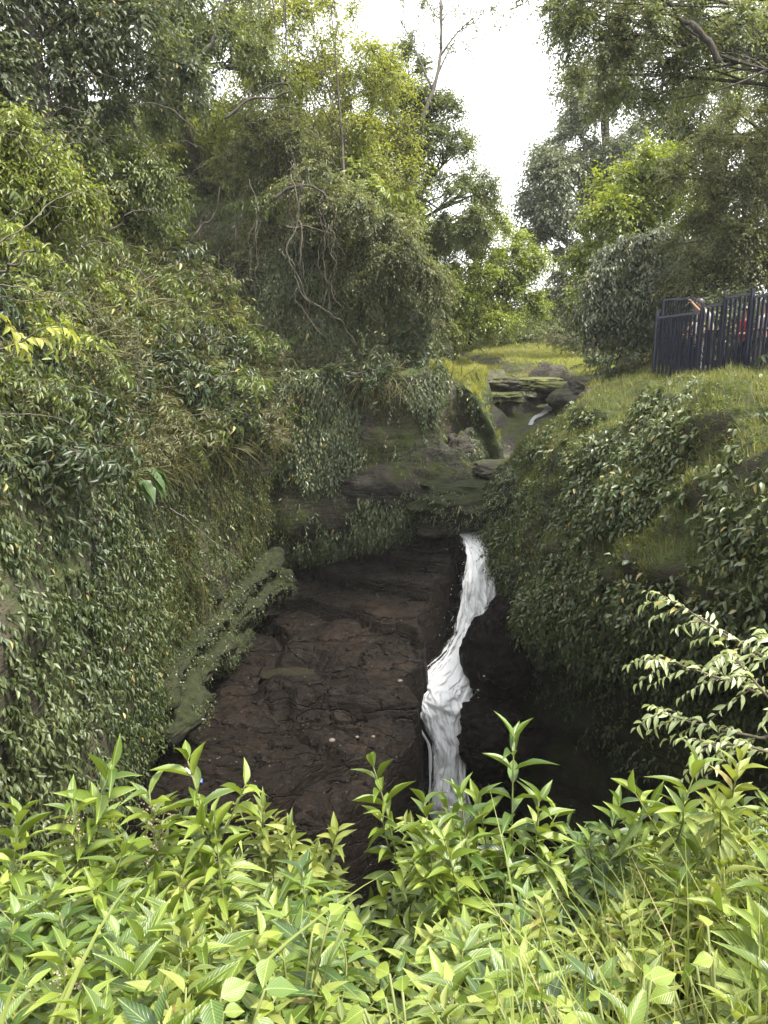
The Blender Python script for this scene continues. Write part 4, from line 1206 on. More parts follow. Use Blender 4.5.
# ------------------------------------------------------------------ the waterfall
def water_mat(name, foam_bias=.0, edge=True):
    m, nt, N, Lk = mat(name)
    uv = nd(nt, 'ShaderNodeUVMap').outputs[0]
    tc = nd(nt, 'ShaderNodeTexCoord').outputs['Object']
    mp = nd(nt, 'ShaderNodeMapping'); mp.inputs['Scale'].default_value = (5, 15, 1); Lk.new(uv, mp.inputs[0])
    st = noise(nt, 1.0, 6, mp.outputs[0], .65, .9)
    mp2 = nd(nt, 'ShaderNodeMapping'); mp2.inputs['Scale'].default_value = (15, 46, 1); Lk.new(uv, mp2.inputs[0])
    st2 = noise(nt, 1.0, 4, mp2.outputs[0], .7, .5)
    blob = noise(nt, 4.5, 5, tc, .7)
    f = math_n(nt, 'ADD', math_n(nt, 'MULTIPLY', st, .55), math_n(nt, 'ADD', math_n(nt, 'MULTIPLY', st2, .3), math_n(nt, 'MULTIPLY', blob, .3)))
    foam = nd(nt, 'ShaderNodeMapRange'); foam.inputs[1].default_value = .52 - foam_bias; foam.inputs[2].default_value = .66 - foam_bias
    Lk.new(f, foam.inputs[0])
    c = mixc(nt, foam.outputs[0], (.38, .40, .41), (.94, .945, .95))
    bs = nd(nt, 'ShaderNodeBsdfPrincipled')
    Lk.new(c, bs.inputs['Base Color']); bs.inputs['Roughness'].default_value = .35
    bp = nd(nt, 'ShaderNodeBump'); bp.inputs['Strength'].default_value = .35; bp.inputs['Distance'].default_value = .06
    Lk.new(f, bp.inputs['Height']); Lk.new(bp.outputs[0], bs.inputs['Normal'])
    tl = nd(nt, 'ShaderNodeBsdfTranslucent'); tl.inputs[0].default_value = (.8, .83, .85, 1)
    m1 = nd(nt, 'ShaderNodeMixShader'); m1.inputs[0].default_value = .15
    Lk.new(bs.outputs[0], m1.inputs[1]); Lk.new(tl.outputs[0], m1.inputs[2])
    # broken, see-through water at the sides
    sx = nd(nt, 'ShaderNodeSeparateXYZ'); Lk.new(uv, sx.inputs[0])
    e = math_n(nt, 'MULTIPLY', math_n(nt, 'ABSOLUTE', math_n(nt, 'SUBTRACT', sx.outputs[1], .5)), 2.0)
    a = math_n(nt, 'SUBTRACT', math_n(nt, 'ADD', math_n(nt, 'MULTIPLY', math_n(nt, 'SUBTRACT', f, .575), 2.6), .92), math_n(nt, 'MULTIPLY', math_n(nt, 'POWER', e, 1.7), 1.0 if edge else .3))
    al = nd(nt, 'ShaderNodeMapRange'); al.inputs[1].default_value = .22; al.inputs[2].default_value = .52
    Lk.new(a, al.inputs[0])
    tp = nd(nt, 'ShaderNodeBsdfTransparent')
    m2 = nd(nt, 'ShaderNodeMixShader')
    Lk.new(al.outputs[0], m2.inputs[0]); Lk.new(tp.outputs[0], m2.inputs[1]); Lk.new(m1.outputs[0], m2.inputs[2])
    out = nd(nt, 'ShaderNodeOutputMaterial'); Lk.new(m2.outputs[0], out.inputs[0])
    return m


M_WATER = water_mat("falling_water", .10)
M_WATER2 = water_mat("foaming_water", .14)
fall = [(468, 530, 21.2, 22), (476, 541, 20.4, 27), (480, 556, 20.05, 30), (479, 580, 19.85, 33), (477, 606, 19.7, 38), (474, 632, 19.4, 46), (463, 655, 18.9, 52), (450, 675, 18.4, 64), (443, 692, 18.1, 66),
        (443, 712, 17.85, 50), (447, 740, 17.7, 38), (449, 770, 17.55, 38), (451, 800, 17.4, 44), (453, 850, 17.3, 54)]
Cw = np.array([np.append(P(x, y, d), wd * d / F * 1.30) for x, y, d, wd in fall])
Cs = catmull(Cw, 26)
root = empty("waterfall", P(450, 850, 17.3))
tag(root, "narrow white twisting waterfall plunging into the dark gorge", "waterfall")
b0 = np.array(root.location)
for layer, (off, ws, sd, mm) in enumerate([(.0, 1.0, 1, M_WATER2), (-.14, .82, 2, M_WATER), (-.24, .55, 3, M_WATER)]):
    nw = 44
    v = np.linspace(-1, 1, nw)
    t = np.linspace(0, 1, len(Cs))
    ctr = Cs[:, :3] + np.array([.12, 0, 0]) * fbm(np.stack([t * 9, t * 0 + sd, t * 0], -1), 3, sd)[:, None] * (layer > 0) * 2
    hw = Cs[:, 3] * .5 * ws * (1 + .22 * fbm(np.stack([t * 14, t * 0 + sd * 3, t * 0], -1), 3, sd + 5))
    X = ctr[:, None, 0] + v[None] * hw[:, None]
    bul = (1 - v ** 2)[None] * hw[:, None] * .55
    Y = ctr[:, None, 1] - bul + off
    Z = np.broadcast_to(ctr[:, None, 2], X.shape)
    G = np.stack([X, Y, Z], -1)
    q = np.stack(np.broadcast_arrays(t[:, None] * 22, v[None] * 3 + sd * 7, 0.0), -1)
    G[..., 1] += .20 * fbm(q * np.array([.6, 1, 1]), 3, 50 + sd) + .07 * fbm(q * np.array([.8, 5, 1]), 3, 60 + sd)
    G[..., 0] += .12 * fbm(q * np.array([.8, 1.2, 1]) + 9, 3, 70 + sd)
    V, L, S, U = grid_mesh(G)
    link("water_curtain" if layer == 0 else "foam_strand", mesh_from("water", V - b0, L, S, U), mm, root)
rs = np.random.default_rng(55)
for k in range(10):
    i0 = int(rs.uniform(.05, .7) * len(Cs)); i1 = min(len(Cs), i0 + int(rs.uniform(.22, .5) * len(Cs)))
    C_ = Cs[i0:i1]; n_ = len(C_); t = np.linspace(0, 1, n_); v = np.linspace(-1, 1, 7)
    side = rs.choice([-1, 1]) * rs.uniform(.2, .46)
    ctr = C_[:, :3] + np.stack([side * C_[:, 3] + .10 * fbm(np.stack([t * 5, t * 0 + k * 3.1, t * 0], -1), 3, 900 + k), -.12 - .3 * (C_[:, 3] * .5) * (1 - side ** 2) + 0 * t, 0 * t], -1)
    hw = rs.uniform(.03, .10) * np.sin(PI * np.clip(t * .96 + .02, 0, 1)) ** .5 * (1 + .5 * fbm(np.stack([t * 9, t * 0 + k, t * 0], -1), 2, 920 + k))
    G = np.stack([ctr[:, None, 0] + v[None] * hw[:, None], ctr[:, None, 1] - (1 - v ** 2)[None] * hw[:, None] * .7, np.broadcast_to(ctr[:, None, 2], (n_, 7))], -1)
    V, L, S, U = grid_mesh(G)
    U = U * np.array([(i1 - i0) / len(Cs), .12]) + np.array([k * .37, .44])
    link("foam_strand", mesh_from("strand", V - b0, L, S, U), M_WATER2, root)
# spray beads thrown off the bends
mb = MB()
rw = np.random.default_rng(77)
ico = bmesh.new(); bmesh.ops.create_icosphere(ico, subdivisions=1, radius=1.0)
IV = np.array([v.co[:] for v in ico.verts]); IF = np.array([[v.index for v in f.verts] for f in ico.faces]); ico.free()
for k in range(1100):
    i = rw.integers(15, len(Cs)) if rw.random() < .5 else int(np.clip(rw.normal(205, 26), 5, len(Cs) - 1))
    c = Cs[i, :3] + np.array([rw.normal() * Cs[i, 3] * .40, -.1 - abs(rw.normal()) * .22, rw.normal() * .15])
    mb.add(c - b0 + IV * (.003 + .010 * rw.random() ** 3) * np.array([1, 1, 1.6]), IF.ravel(), [3] * len(IF))
M_DROP = plain_mat("water_bead", (.8, .82, .84), .2)
o = mb.build("spray", M_DROP, root); o["kind"] = "stuff"

# slack water before the lip, puddle and gorge pool
M_STILL, nt_, N_, Lk_ = mat("dark_water")
bs_ = nd(nt_, 'ShaderNodeBsdfPrincipled'); bs_.inputs['Base Color'].default_value = (.020, .018, .012, 1); bs_.inputs['Roughness'].default_value = .06
bp_ = nd(nt_, 'ShaderNodeBump'); bp_.inputs['Strength'].default_value = .15; bp_.inputs['Distance'].default_value = .02
Lk_.new(noise(nt_, 6, 3, nd(nt_, 'ShaderNodeTexCoord').outputs['Object']), bp_.inputs['Height']); Lk_.new(bp_.outputs[0], bs_.inputs['Normal'])
Lk_.new(bs_.outputs[0], nd(nt_, 'ShaderNodeOutputMaterial').inputs[0])


def disc(name, c, rx, ry, m, seed=0, n=40):
    a = np.linspace(0, 2 * PI, n, endpoint=False)
    rr = 1 + .18 * fbm(np.stack([np.cos(a) * 1.3, np.sin(a) * 1.3, a * 0 + seed], -1), 3, seed)
    V = np.stack([np.cos(a) * rx * rr, np.sin(a) * ry * rr, a * 0], -1) + np.asarray(c)
    o = link(name, mesh_from(name, V, list(range(n)), [n]), m); o["kind"] = "structure"
    return o


zz = float(slab_z(np.array([-2.35]), np.array([17.6]))[0])
disc("puddle_water", (-2.35, 17.6, zz + .035), .7, .42, M_STILL, 3)
disc("pool_water", (1.6, 15.5, -11.3), 3.2, 4.5, M_STILL, 5)
# foam on the little pool feeding the lip
G = np.stack(np.meshgrid(np.linspace(0, 1, 24), np.linspace(0, 1, 12), indexing='ij'), -1)
Pg = P(428, 556, 20.6)[None, None] + G[..., 0:1] * (P(478, 548, 20.9) - P(428, 556, 20.6)) + G[..., 1:2] * np.array([.05, .35, .03])
Pg[..., 2] += .08 + .06 * fbm(Pg * 3, 3, 31)
V, L, S, U = grid_mesh(Pg)
o = link("stream_water", mesh_from("stream_water", V, L, S, U), M_STILL); o["kind"] = "structure"
# the white rapid in the channel upstream
tt = np.linspace(0, 1, 70)
yy = 28.6 + tt * 3.6
xx = np.interp(yy, CH_Y, CH_X) + .25 * np.sin(yy * 1.25)
zz = np.interp(yy, CH_Y, CH_Z) + .10
v = np.linspace(-1, 1, 9)
G = np.stack(np.broadcast_arrays(xx[:, None] + v[None] * .42 * np.interp(yy, [24, 26, 29, 31, 33, 40], [.2, .25, .3, .6, .5, .4])[:, None], yy[:, None], zz[:, None] + .0 * v[None]), -1).copy()
G[..., 2] += .10 * fbm(G * 2.2, 3, 33)
V, L, S, U = grid_mesh(G)
o = link("river_water", mesh_from("river_water", V, L, S, U), water_mat("rapid_water", -.10)); o["kind"] = "structure"


# ------------------------------------------------------------------ blue railing on the mound
M_BLUE = plain_mat("blue_paint", (.0065, .0075, .020), .42, 0, .25, 14)
M_BLUE2 = plain_mat("highlight_rail_paint", (.07, .073, .11), .45, .2, .3, 9)  # lighter blue puts the top rail's highlight into its colour
def top(px, py, dd): return P(px, py, dd)
corners = [(657, 318, 18.0), (702, 312, 17.0), (725, 303, 16.5), (753, 293, 15.9), (795, 290, 15.05), (845, 282, 14.2)]
corners2 = [(657, 318), (702, 307), (725, 298), (753, 297), (795, 284)]       # where each panel's top rail starts
fr = empty("metal_fence", (P(657, 318, 18.0)[0], 18.0, .72))
tag(fr, "dark blue metal picket fence stepping up along the top of the grassy mound", "fence")
fb = np.array(fr.location)
tops = []
for k in range(5):
    a = P(*corners2[k], corners[k][2]); b = P(corners[k + 1][0], corners[k + 1][1], corners[k + 1][2])
    za, zb_ = a[2], b[2]
    tops.append((za, zb_))
    a, b = a * [1, 1, 0], b * [1, 1, 0]
    u = norm(b - a); ax = np.array([u, [-u[1], u[0], 0], [0, 0, 1]])
    L = np.linalg.norm(b - a)
    tl = math.atan2(zb_ - za, L)
    axr = np.array([u * math.cos(tl) + UPV * math.sin(tl), ax[1], -u * math.sin(tl) + UPV * math.cos(tl)])
    for rr, (zz0, zz1, h) in enumerate([(za, zb_, .022), (za - 1.45, zb_ - 1.45, .02)]):
        mb = MB(); m_ = (a + b) / 2 + np.array([0, 0, (zz0 + zz1) / 2])
        mb.box(m_ - fb, (L / 2 - .035, .022, h), axr)
        mb.build("rail", M_BLUE2 if rr == 0 else M_BLUE, fr, False)
    n = int(round(L / .104))
    for q in range(n):
        f = (q + .5) / n
        c = a * (1 - f) + b * f
        zt = za * (1 - f) + zb_ * f - .026
        mb = MB(); mb.box(c + np.array([0, 0, zt - .74]) - fb, (.028, .012, .73), ax)
        mb.build("picket", M_BLUE, fr, False)
for k in range(6):
    a = P(*corners[k])
    zt = max(tops[max(0, k - 1)][1], tops[min(4, k)][0]) + .07
    mb = MB(); mb.box(np.array([a[0], a[1], zt - .95]) - fb, (.032, .032, .95)); mb.box(np.array([a[0], a[1], zt + .009]) - fb, (.040, .040, .01))
    mb.build("post", M_BLUE, fr, False)
f2 = empty("metal_fence", (7.3, 19.6, .8))
tag(f2, "short blue picket panel on the far side of the walkway behind the front fence", "fence")
fb = np.array(f2.location)
a, b = P(664, 303, 19.6) * [1, 1, 0], P(694, 300, 18.9) * [1, 1, 0]
u = norm(b - a); ax = np.array([u, [-u[1], u[0], 0], [0, 0, 1]]); L = np.linalg.norm(b - a)
for z in (2.80, 1.4):
    mb = MB(); mb.box((a + b) / 2 + np.array([0, 0, z]) - fb, (L / 2, .022, .022), ax); mb.build("rail", M_BLUE2 if z > 2 else M_BLUE, f2, False)
for k in range(11):
    f = (k + .5) / 11
    mb = MB(); mb.box(a * (1 - f) + b * f + np.array([0, 0, 1.83]) - fb, (.0155, .010, .95), ax); mb.build("picket", M_BLUE, f2, False)
for q in (a, b):
    mb = MB(); mb.box(q + np.array([0, 0, 1.82]) - fb, (.034, .034, 1.0)); mb.build("post", M_BLUE, f2, False)
# walkway behind the fence
_pa = [P(c[0] + 6, 380, c[2]) * [1, 1, 0] for c in corners]
_off = np.array([.86, .52, 0]) * 1.5
V = np.array([p + [.06, .03, 0] for p in _pa] + [p + _off for p in _pa[::-1]]); nV = len(V)
V = np.concatenate([V + [0, 0, .93], V + [0, 0, .3]])
o = link("walkway_path", mesh_from("walkway_path", V, list(range(nV - 1, -1, -1)) + [q for k in range(nV) for q in (k, (k + 1) % nV, nV + (k + 1) % nV, nV + k)], [nV] + [4] * nV, smooth=False), plain_mat("path_concrete", (.16, .15, .13), .9, 0, .2, 4)); o["kind"] = "structure"
WALK = .93


# ------------------------------------------------------------------ visitors behind the fence
def skin_mesh(name, verts, edges, m, parent, sub=2):
    me = bpy.data.meshes.new(name)
    me.from_pydata([v[:3] for v in verts], edges, [])
    o = bpy.data.objects.new(name, me); COL.objects.link(o)
    md = o.modifiers.new("s", 'SKIN'); md.use_smooth_shade = True
    for k, v in enumerate(verts):
        rr = v[3] if len(v) > 3 else .05
        o.data.skin_vertices[0].data[k].radius = (rr, v[4] if len(v) > 4 else rr)
        o.data.skin_vertices[0].data[k].use_root = (k == 0)
    sb = o.modifiers.new("d", 'SUBSURF'); sb.levels = sub; sb.render_levels = sub
    dg = bpy.context.evaluated_depsgraph_get()
    ev = bpy.data.meshes.new_from_object(o.evaluated_get(dg))
    bpy.data.objects.remove(o); bpy.data.meshes.remove(me)
    ev.name = name
    ev.materials.clear()
    for p in ev.polygons: p.use_smooth = True
    return link(name, ev, m, parent)


def cloth_mat(name, cols, scale):
    m, nt, N, Lk = mat(name)
    tc = nd(nt, 'ShaderNodeTexCoord').outputs['Object']
    n = noise(nt, scale, 2, tc)
    bs = nd(nt, 'ShaderNodeBsdfPrincipled')
    k = len(cols)
    Lk.new(ramp(nt, n, [(.36 + .28 * i / max(1, k - 1), c) for i, c in enumerate(cols)], 'CONSTANT' if k > 1 else 'LINEAR') if k > 1 else ramp(nt, n, [(.3, tuple(.85 * q for q in cols[0])), (.7, cols[0])]), bs.inputs['Base Color'])
    bs.inputs['Roughness'].default_value = .85
    Lk.new(bs.outputs[0], nd(nt, 'ShaderNodeOutputMaterial').inputs[0])
    return m


M_SKIN = plain_mat("skin", (.30, .17, .11), .5, 0, .08, 30)
M_HAIR = plain_mat("hair", (.012, .010, .009), .45, 0, .2, 40)


def person(label, loc, rz, shirt, trousers, lean=0.0, arm_up=False, h=1.66):
    """a standing visitor; local frame faces -X (towards the gorge); lean bends the trunk forward at the hips"""
    root = empty("person", loc, rz)
    tag(root, label, "person")
    s = h / 1.70
    cl, sl = math.cos(lean), math.sin(lean)
    def B(x, y, z):                      # trunk points, bent at hip height .92
        dx, dz = -x, z - .92
        return (-(dx * cl + dz * sl) * s, y * s, (.92 + dz * cl - dx * sl) * s)
    def R(p, a, b=None): return (*p, a * s, (b or a) * s)
    bv = [R(B(0, 0, .95), .13, .10), R(B(0, 0, 1.12), .12, .095), R(B(0, 0, 1.32), .145, .105), R(B(.01, 0, 1.43), .09, .08), R(B(0, 0, 1.50), .052), R(B(-.015, 0, 1.58), .078, .085), R(B(-.015, 0, 1.68), .08, .09)]
    be = [(0, 1), (1, 2), (2, 3), (3, 4), (4, 5), (5, 6)]
    sv, se = [], []
    hands = []
    for sd in (-1, 1):
        sh = B(.0, .175 * sd, 1.385)
        if arm_up and sd < 0:
            el, wr = B(-.16, .36 * sd, 1.50), B(-.26, .42 * sd, 1.74)
        elif lean > .3:
            el, wr = B(-.22, .22 * sd, 1.25), B(-.42, .15 * sd, 1.18)
        else:
            el, wr = B(-.03, .23 * sd, 1.10), B(-.24, .17 * sd, 1.12)
        k = len(bv)
        bv += [R(sh, .052), R(el, .039), R(wr, .027)]
        be += [(2, k), (k, k + 1), (k + 1, k + 2)]
        hands.append((np.array(el), np.array(wr)))
        hip, kn, an = (0, .09 * sd * s, .88 * s), (-.01, .10 * sd * s, .48 * s), (.02, .10 * sd * s, .07 * s)
        k = len(bv)
        bv += [R(hip, .082), R(kn, .055), R(an, .038), (-.14 * s, .12 * sd * s, .035 * s, .035 * s, .03 * s)]
        be += [(0, k), (k, k + 1), (k + 1, k + 2), (k + 2, k + 3)]
    # hands: palm and five separate fingers
    for e, w_ in hands:
        dd = norm(w_ - e); sdv = norm(np.cross(dd, [0, 0, 1.0]) + 1e-4)
        k0 = [i for i, v in enumerate(bv) if np.allclose(v[:3], w_)][0]
        pm = w_ + dd * .05 * s
        k = len(bv); bv.append((*pm, .032 * s, .02 * s)); be.append((k0, k))
        for q, ln in zip((-1.5, -.5, .5, 1.5), (.06, .075, .08, .07)):
            a1 = pm + dd * .045 * s + sdv * q * .018 * s
            a2 = a1 + (dd * .6 - np.array([0, 0, .5])) * ln * .55 * s
            kk = len(bv); bv += [(*a1, .008 * s), (*a2, .007 * s)]; be += [(k, kk), (kk, kk + 1)]
        a1 = w_ + dd * .03 * s - sdv * .045 * s
        kk = len(bv); bv += [(*a1, .010 * s), (*(a1 + dd * .05 * s - sdv * .01), .008 * s)]; be += [(k, kk), (kk, kk + 1)]
    body = skin_mesh("body", bv, be, M_SKIN, root)
    # shirt with sleeves, trousers, shoes, hair, face
    kv = [R(B(0, 0, .90), .165, .125), R(B(0, 0, 1.10), .155, .12), R(B(0, 0, 1.32), .172, .13), R(B(.005, 0, 1.425), .115, .10)]
    ke = [(0, 1), (1, 2), (2, 3)]
    for sd, (e, w_) in zip((-1, 1), hands):
        k = len(kv)
        kv += [R(B(0, .18 * sd, 1.385), .072), (*(np.array(e) * .85 + .15 * np.array(B(0, .18 * sd, 1.385))), .056 * s)]
        ke += [(2, k), (k, k + 1)]
    skin_mesh("shirt", kv, ke, shirt, root)
    tv = [R((0, 0, .97 * s), .155, .12)]
    te = []
    for sd in (-1, 1):
        k = len(tv)
        tv += [R((0, .092 * sd * s, .86 * s), .105), R((-.01, .102 * sd * s, .48 * s), .075), R((.02, .102 * sd * s, .10 * s), .06)]
        te += [(0, k), (k, k + 1), (k + 1, k + 2)]
    skin_mesh("trousers", tv, te, trousers, root)
    for sd in (-1, 1):
        skin_mesh("shoe", [(.06 * s, .105 * sd * s, .045 * s, .045, .04), (-.06 * s, .112 * sd * s, .042 * s, .048, .036), (-.17 * s, .122 * sd * s, .035 * s, .042, .028)], [(0, 1), (1, 2)], M_SHOE, root, 1)
    hd = np.array(B(-.015, 0, 1.63)); fw = norm(np.array(B(-.2, 0, 1.63)) - hd); upd = norm(np.array(B(-.015, 0, 1.8)) - hd); lat = np.array([0, 1.0, 0])
    th = np.linspace(0, 1.9, 12); ph = np.linspace(0, 2 * PI, 25)
    T_, H_ = np.meshgrid(th, ph, indexing='ij')
    f_ = np.cos(H_)
    T2 = T_ * np.where(f_ > 0.2, .62, 1.0)
    G = hd + .012 * s * upd + s * .112 * (np.cos(T2)[..., None] * upd * 1.12 + (np.sin(T2) * f_)[..., None] * fw * 1.06 + (np.sin(T2) * np.sin(H_))[..., None] * lat * .92)
    V, L, S, U = grid_mesh(G); link("hair", mesh_from("hair", V, L, S, U), M_HAIR, root)
    mb = MB()                      # nose, mouth and ears belong to the head
    mb.tube([hd + fw * .085 * s + upd * .02 * s, hd + fw * .112 * s - upd * .015 * s, hd + fw * .09 * s - upd * .02 * s], [.008, .014, .008], 6)
    for sd in (-1, 1): mb.tube([hd + lat * sd * .083 * s + upd * .02, hd + lat * sd * .095 * s, hd + lat * sd * .083 * s - upd * .025], [.012, .016, .01], 6)
    mb.build("face", M_SKIN, body)
    mb = MB()
    for sd in (-1, 1): mb.tube([hd + fw * .088 * s + lat * (sd * .032 - .012) + upd * .022, hd + fw * .093 * s + lat * sd * .032 + upd * .024, hd + fw * .088 * s + lat * (sd * .032 + .012) + upd * .022], [.004, .008, .004], 6)
    mb.build("eyes", M_HAIR, body)
    return root


M_SHOE = plain_mat("shoe_leather", (.03, .028, .026), .6)
C_YEL = cloth_mat("patterned_shirt", [(.02, .02, .02), (.75, .62, .08), (.75, .74, .70), (.05, .05, .06)], 11)
C_GREY = cloth_mat("grey_shirt", [(.34, .33, .31)], 9)
C_RED = cloth_mat("red_shirt", [(.42, .03, .045)], 9)
C_WHITE = cloth_mat("white_shirt", [(.72, .72, .70)], 9)
C_BLK = cloth_mat("dark_clothes", [(.022, .022, .026)], 9)
C_PAT = cloth_mat("patterned_trousers", [(.03, .03, .035), (.70, .70, .68), (.04, .04, .05)], 24)
C_SAND = cloth_mat("sand_trousers", [(.42, .36, .26)], 9)
def stand(px, dd, off): return tuple(P(px, 385, dd)[:2] + np.array([.86, .52]) * off) + (WALK,)
person("person in a yellow, black and white patterned shirt behind the lower end of the fence", stand(688, 17.3, .32), -.5, C_YEL, C_PAT, h=1.50)
person("person in a grey shirt leaning above the lower fence with one arm raised", (*stand(688, 17.1, .62)[:2], WALK + .20), -.2, C_GREY, C_BLK, .40, True, 1.58)
person("person in a red top behind the middle of the fence", stand(730, 16.3, .35), .2, C_RED, C_BLK, .05, h=1.50)
person("person in a white top and sand coloured trousers behind the fence beside the red top", stand(743, 16.0, .5), -.1, C_WHITE, C_SAND, .0, h=1.60)
person("person in dark clothes behind the higher end of the fence", stand(757, 15.7, .4), .3, C_BLK, C_BLK, .05, h=1.64)
person("person in a white top standing behind the patterned shirt", stand(672, 17.6, .8), .1, C_WHITE, C_BLK, .0, h=1.50)
# ------------------------------------------------------------------ leafy plants on the near bank
FGL = [leaf_mat("bank_leaf", (0.0469, 0.0837, 0.0100), (0.1214, 0.1777, 0.0229), (0.2823, 0.3434, 0.0616), .30, .36, vein=1.0, spec=.55, nscale=1.2, spotp=.008),
       leaf_mat("bank_leaf_deep", (0.0255, 0.0562, 0.0110), (0.0722, 0.1257, 0.0229), (0.1805, 0.2514, 0.0523), .26, .34, vein=1.0, spec=.55, nscale=1.2, spotp=.008),
       leaf_mat("bank_leaf_pale", (0.0724, 0.1084, 0.0185), (0.1706, 0.2126, 0.0415), (0.2777, 0.3041, 0.0780), .4, .45, vein=.8, spec=.45, nscale=1.2, spotp=.015)]
M_STEM = plain_mat("green_stem", (.12, .14, .04), .6, 0, .3, 12)
M_BLOS = leaf_mat("dry_blossom", (.20, .16, .10), (.36, .29, .21), (.52, .44, .36), .2, .8, spec=.2)


PTOP = {}


def make_plant(i, h=.95, m=None, flowers=False, leafL=.168, leafW=.047, node=.078, side=2):
    r = np.random.default_rng(700 + i)
    root = empty("leafy_plant")
    st, fo, fl = MB(), MB(), MB()
    def shoot(base, d0, L, sc, bare):
        t = np.linspace(0, 1, 9)
        bend = r.normal(size=3) * .10 * np.array([1, 1, 0])
        pts = base + d0 * (t * L)[:, None] + bend * (t ** 2 * L)[:, None]
        st.tube(pts, (.0062 * (1 - .55 * t)) * (sc ** .5), 5)
        tan = norm(np.gradient(pts, axis=0))
        n = int(1.12 * L / (node * sc))
        rot = r.random() * PI
        pos, dr, up, LL, WW = [], [], [], [], []
        for k in range(n):
            u = ((k + .6) / n) ** .78
            if u < bare: continue
            b = np.array([np.interp(u, t, pts[:, c]) for c in range(3)])
            tg = norm(np.array([np.interp(u, t, tan[:, c]) for c in range(3)]))
            e1 = norm(np.cross(tg, [1.0, .13, .05])); e2 = np.cross(tg, e1)
            rot += PI / 2 + r.normal() * .15
            for s in (0, PI):
                if r.random() < .06: continue
                a = rot + s + r.normal() * .12
                out = e1 * math.cos(a) + e2 * math.sin(a)
                el = math.radians(np.interp(u, [bare, .7, .9, 1.0], [98, 74, 46, 24]) + r.normal() * 9)
                d = tg * math.cos(el) + out * math.sin(el)
                z = sc * np.interp(u, [0, .35, .75, .93, 1.0], [.8, 1.0, 1.05, .95, .72]) * (.82 + .3 * r.random())
                pos.append(b + out * .004); dr.append(d); up.append(tg * math.sin(el) - out * math.cos(el) + r.normal(size=3) * .22 + UPV * .25)
                LL.append(leafL * z); WW.append(leafW * z * (.85 + .3 * r.random()))
            if flowers and .35 < u < .93:
                for s in (0, PI):
                    out = e1 * math.cos(rot + s + .5) + e2 * math.sin(rot + s + .5)
                    for q in range(9):
                        c = b + out * (.012 + .03 * r.random()) + tg * r.normal() * .012 - UPV * .02 * r.random() + r.normal(size=3) * .008
                        fl.add(c + IV * (.0028 + .0028 * r.random()), IF.ravel(), [3] * len(IF))
        leaves(fo, T_FINE, np.array(pos), np.array(dr), np.array(up), np.array(LL), np.array(WW), r)
        return pts, tan
    pts, tan = shoot(np.array([0, 0, -.08]), norm(np.array([r.normal() * .08, r.normal() * .08, 1])), h + .08, 1.0, .12)
    for k in range(side):
        u = r.integers(2, 6)
        a = r.random() * 2 * PI
        shoot(pts[u], norm(np.array([math.cos(a) * .55, math.sin(a) * .55, .85])), h * (.26 + .14 * r.random()), .78, .15)
    PTOP[root.name] = pts[-1]
    st.build("stem", M_STEM, root)
    fo.build("foliage", m, root)
    if flowers: fl.build("blossom", M_BLOS, root)
    return root


PLV = {}
for kd, m, fl, n_ in [("bright", FGL[0], False, 4), ("flower", FGL[0], True, 3), ("deep", FGL[1], False, 3), ("pale", FGL[2], False, 3)]:
    PLV[kd] = [make_plant(20 * len(PLV) + k, m=m, flowers=fl, side=2 + k % 2, **({} if kd != "pale" else dict(leafL=.12, leafW=.037, node=.054))) for k in range(n_)]
_pused = set()
SKY_X = np.array([-80, 0, 40, 75, 100, 125, 150, 178, 205, 235, 262, 290, 312, 330, 345, 380, 418, 440, 470, 500, 525, 545, 565, 590, 612, 650, 690, 730, 768, 860])
SKY_Y = np.array([835, 815, 806, 800, 758, 764, 785, 774, 800, 822, 792, 790, 800, 840, 872, 884, 866, 806, 790, 792, 796, 800, 830, 856, 812, 782, 776, 752, 736, 720])


def silh(x): return np.interp(x, SKY_X, SKY_Y)


PLACED = []


def put_plant(kd, px, py, d, label, group, r, head=False):
    v = PLV[kd][r.integers(len(PLV[kd]))]
    o = v if v.name not in _pused else copy_tree(v)
    _pused.add(v.name)
    t = P(px, py, d)
    g = float(bank_h(np.array([t[0]]), np.array([t[1]]))[0])
    H = max(.25, t[2] - g - (.065 if head else .095))
    pt = PTOP[v.name]
    sc = H / pt[2]
    s2 = np.clip(sc, .72, 1.12 if px < 520 else .86)
    o.scale = (s2, s2, sc if .6 < sc < 1.35 else s2)
    if not (.6 < sc < 1.35): o.scale = (s2, s2, sc)
    tl_ = .02 if head else .06
    rz_ = r.random() * 2 * PI
    if head: tl_ = 0
    o.rotation_euler = (r.normal() * tl_, r.normal() * tl_, rz_)
    ox, oy = pt[0] * s2, pt[1] * s2
    bx, by_ = t[0] - (ox * math.cos(rz_) - oy * math.sin(rz_)), t[1] - (ox * math.sin(rz_) + oy * math.cos(rz_))
    o.location = (bx, by_, float(bank_h(np.array([bx]), np.array([by_]))[0]))
    PLACED.append((px, py))
    return tag(o, label, "plant", group)


r = np.random.default_rng(17)
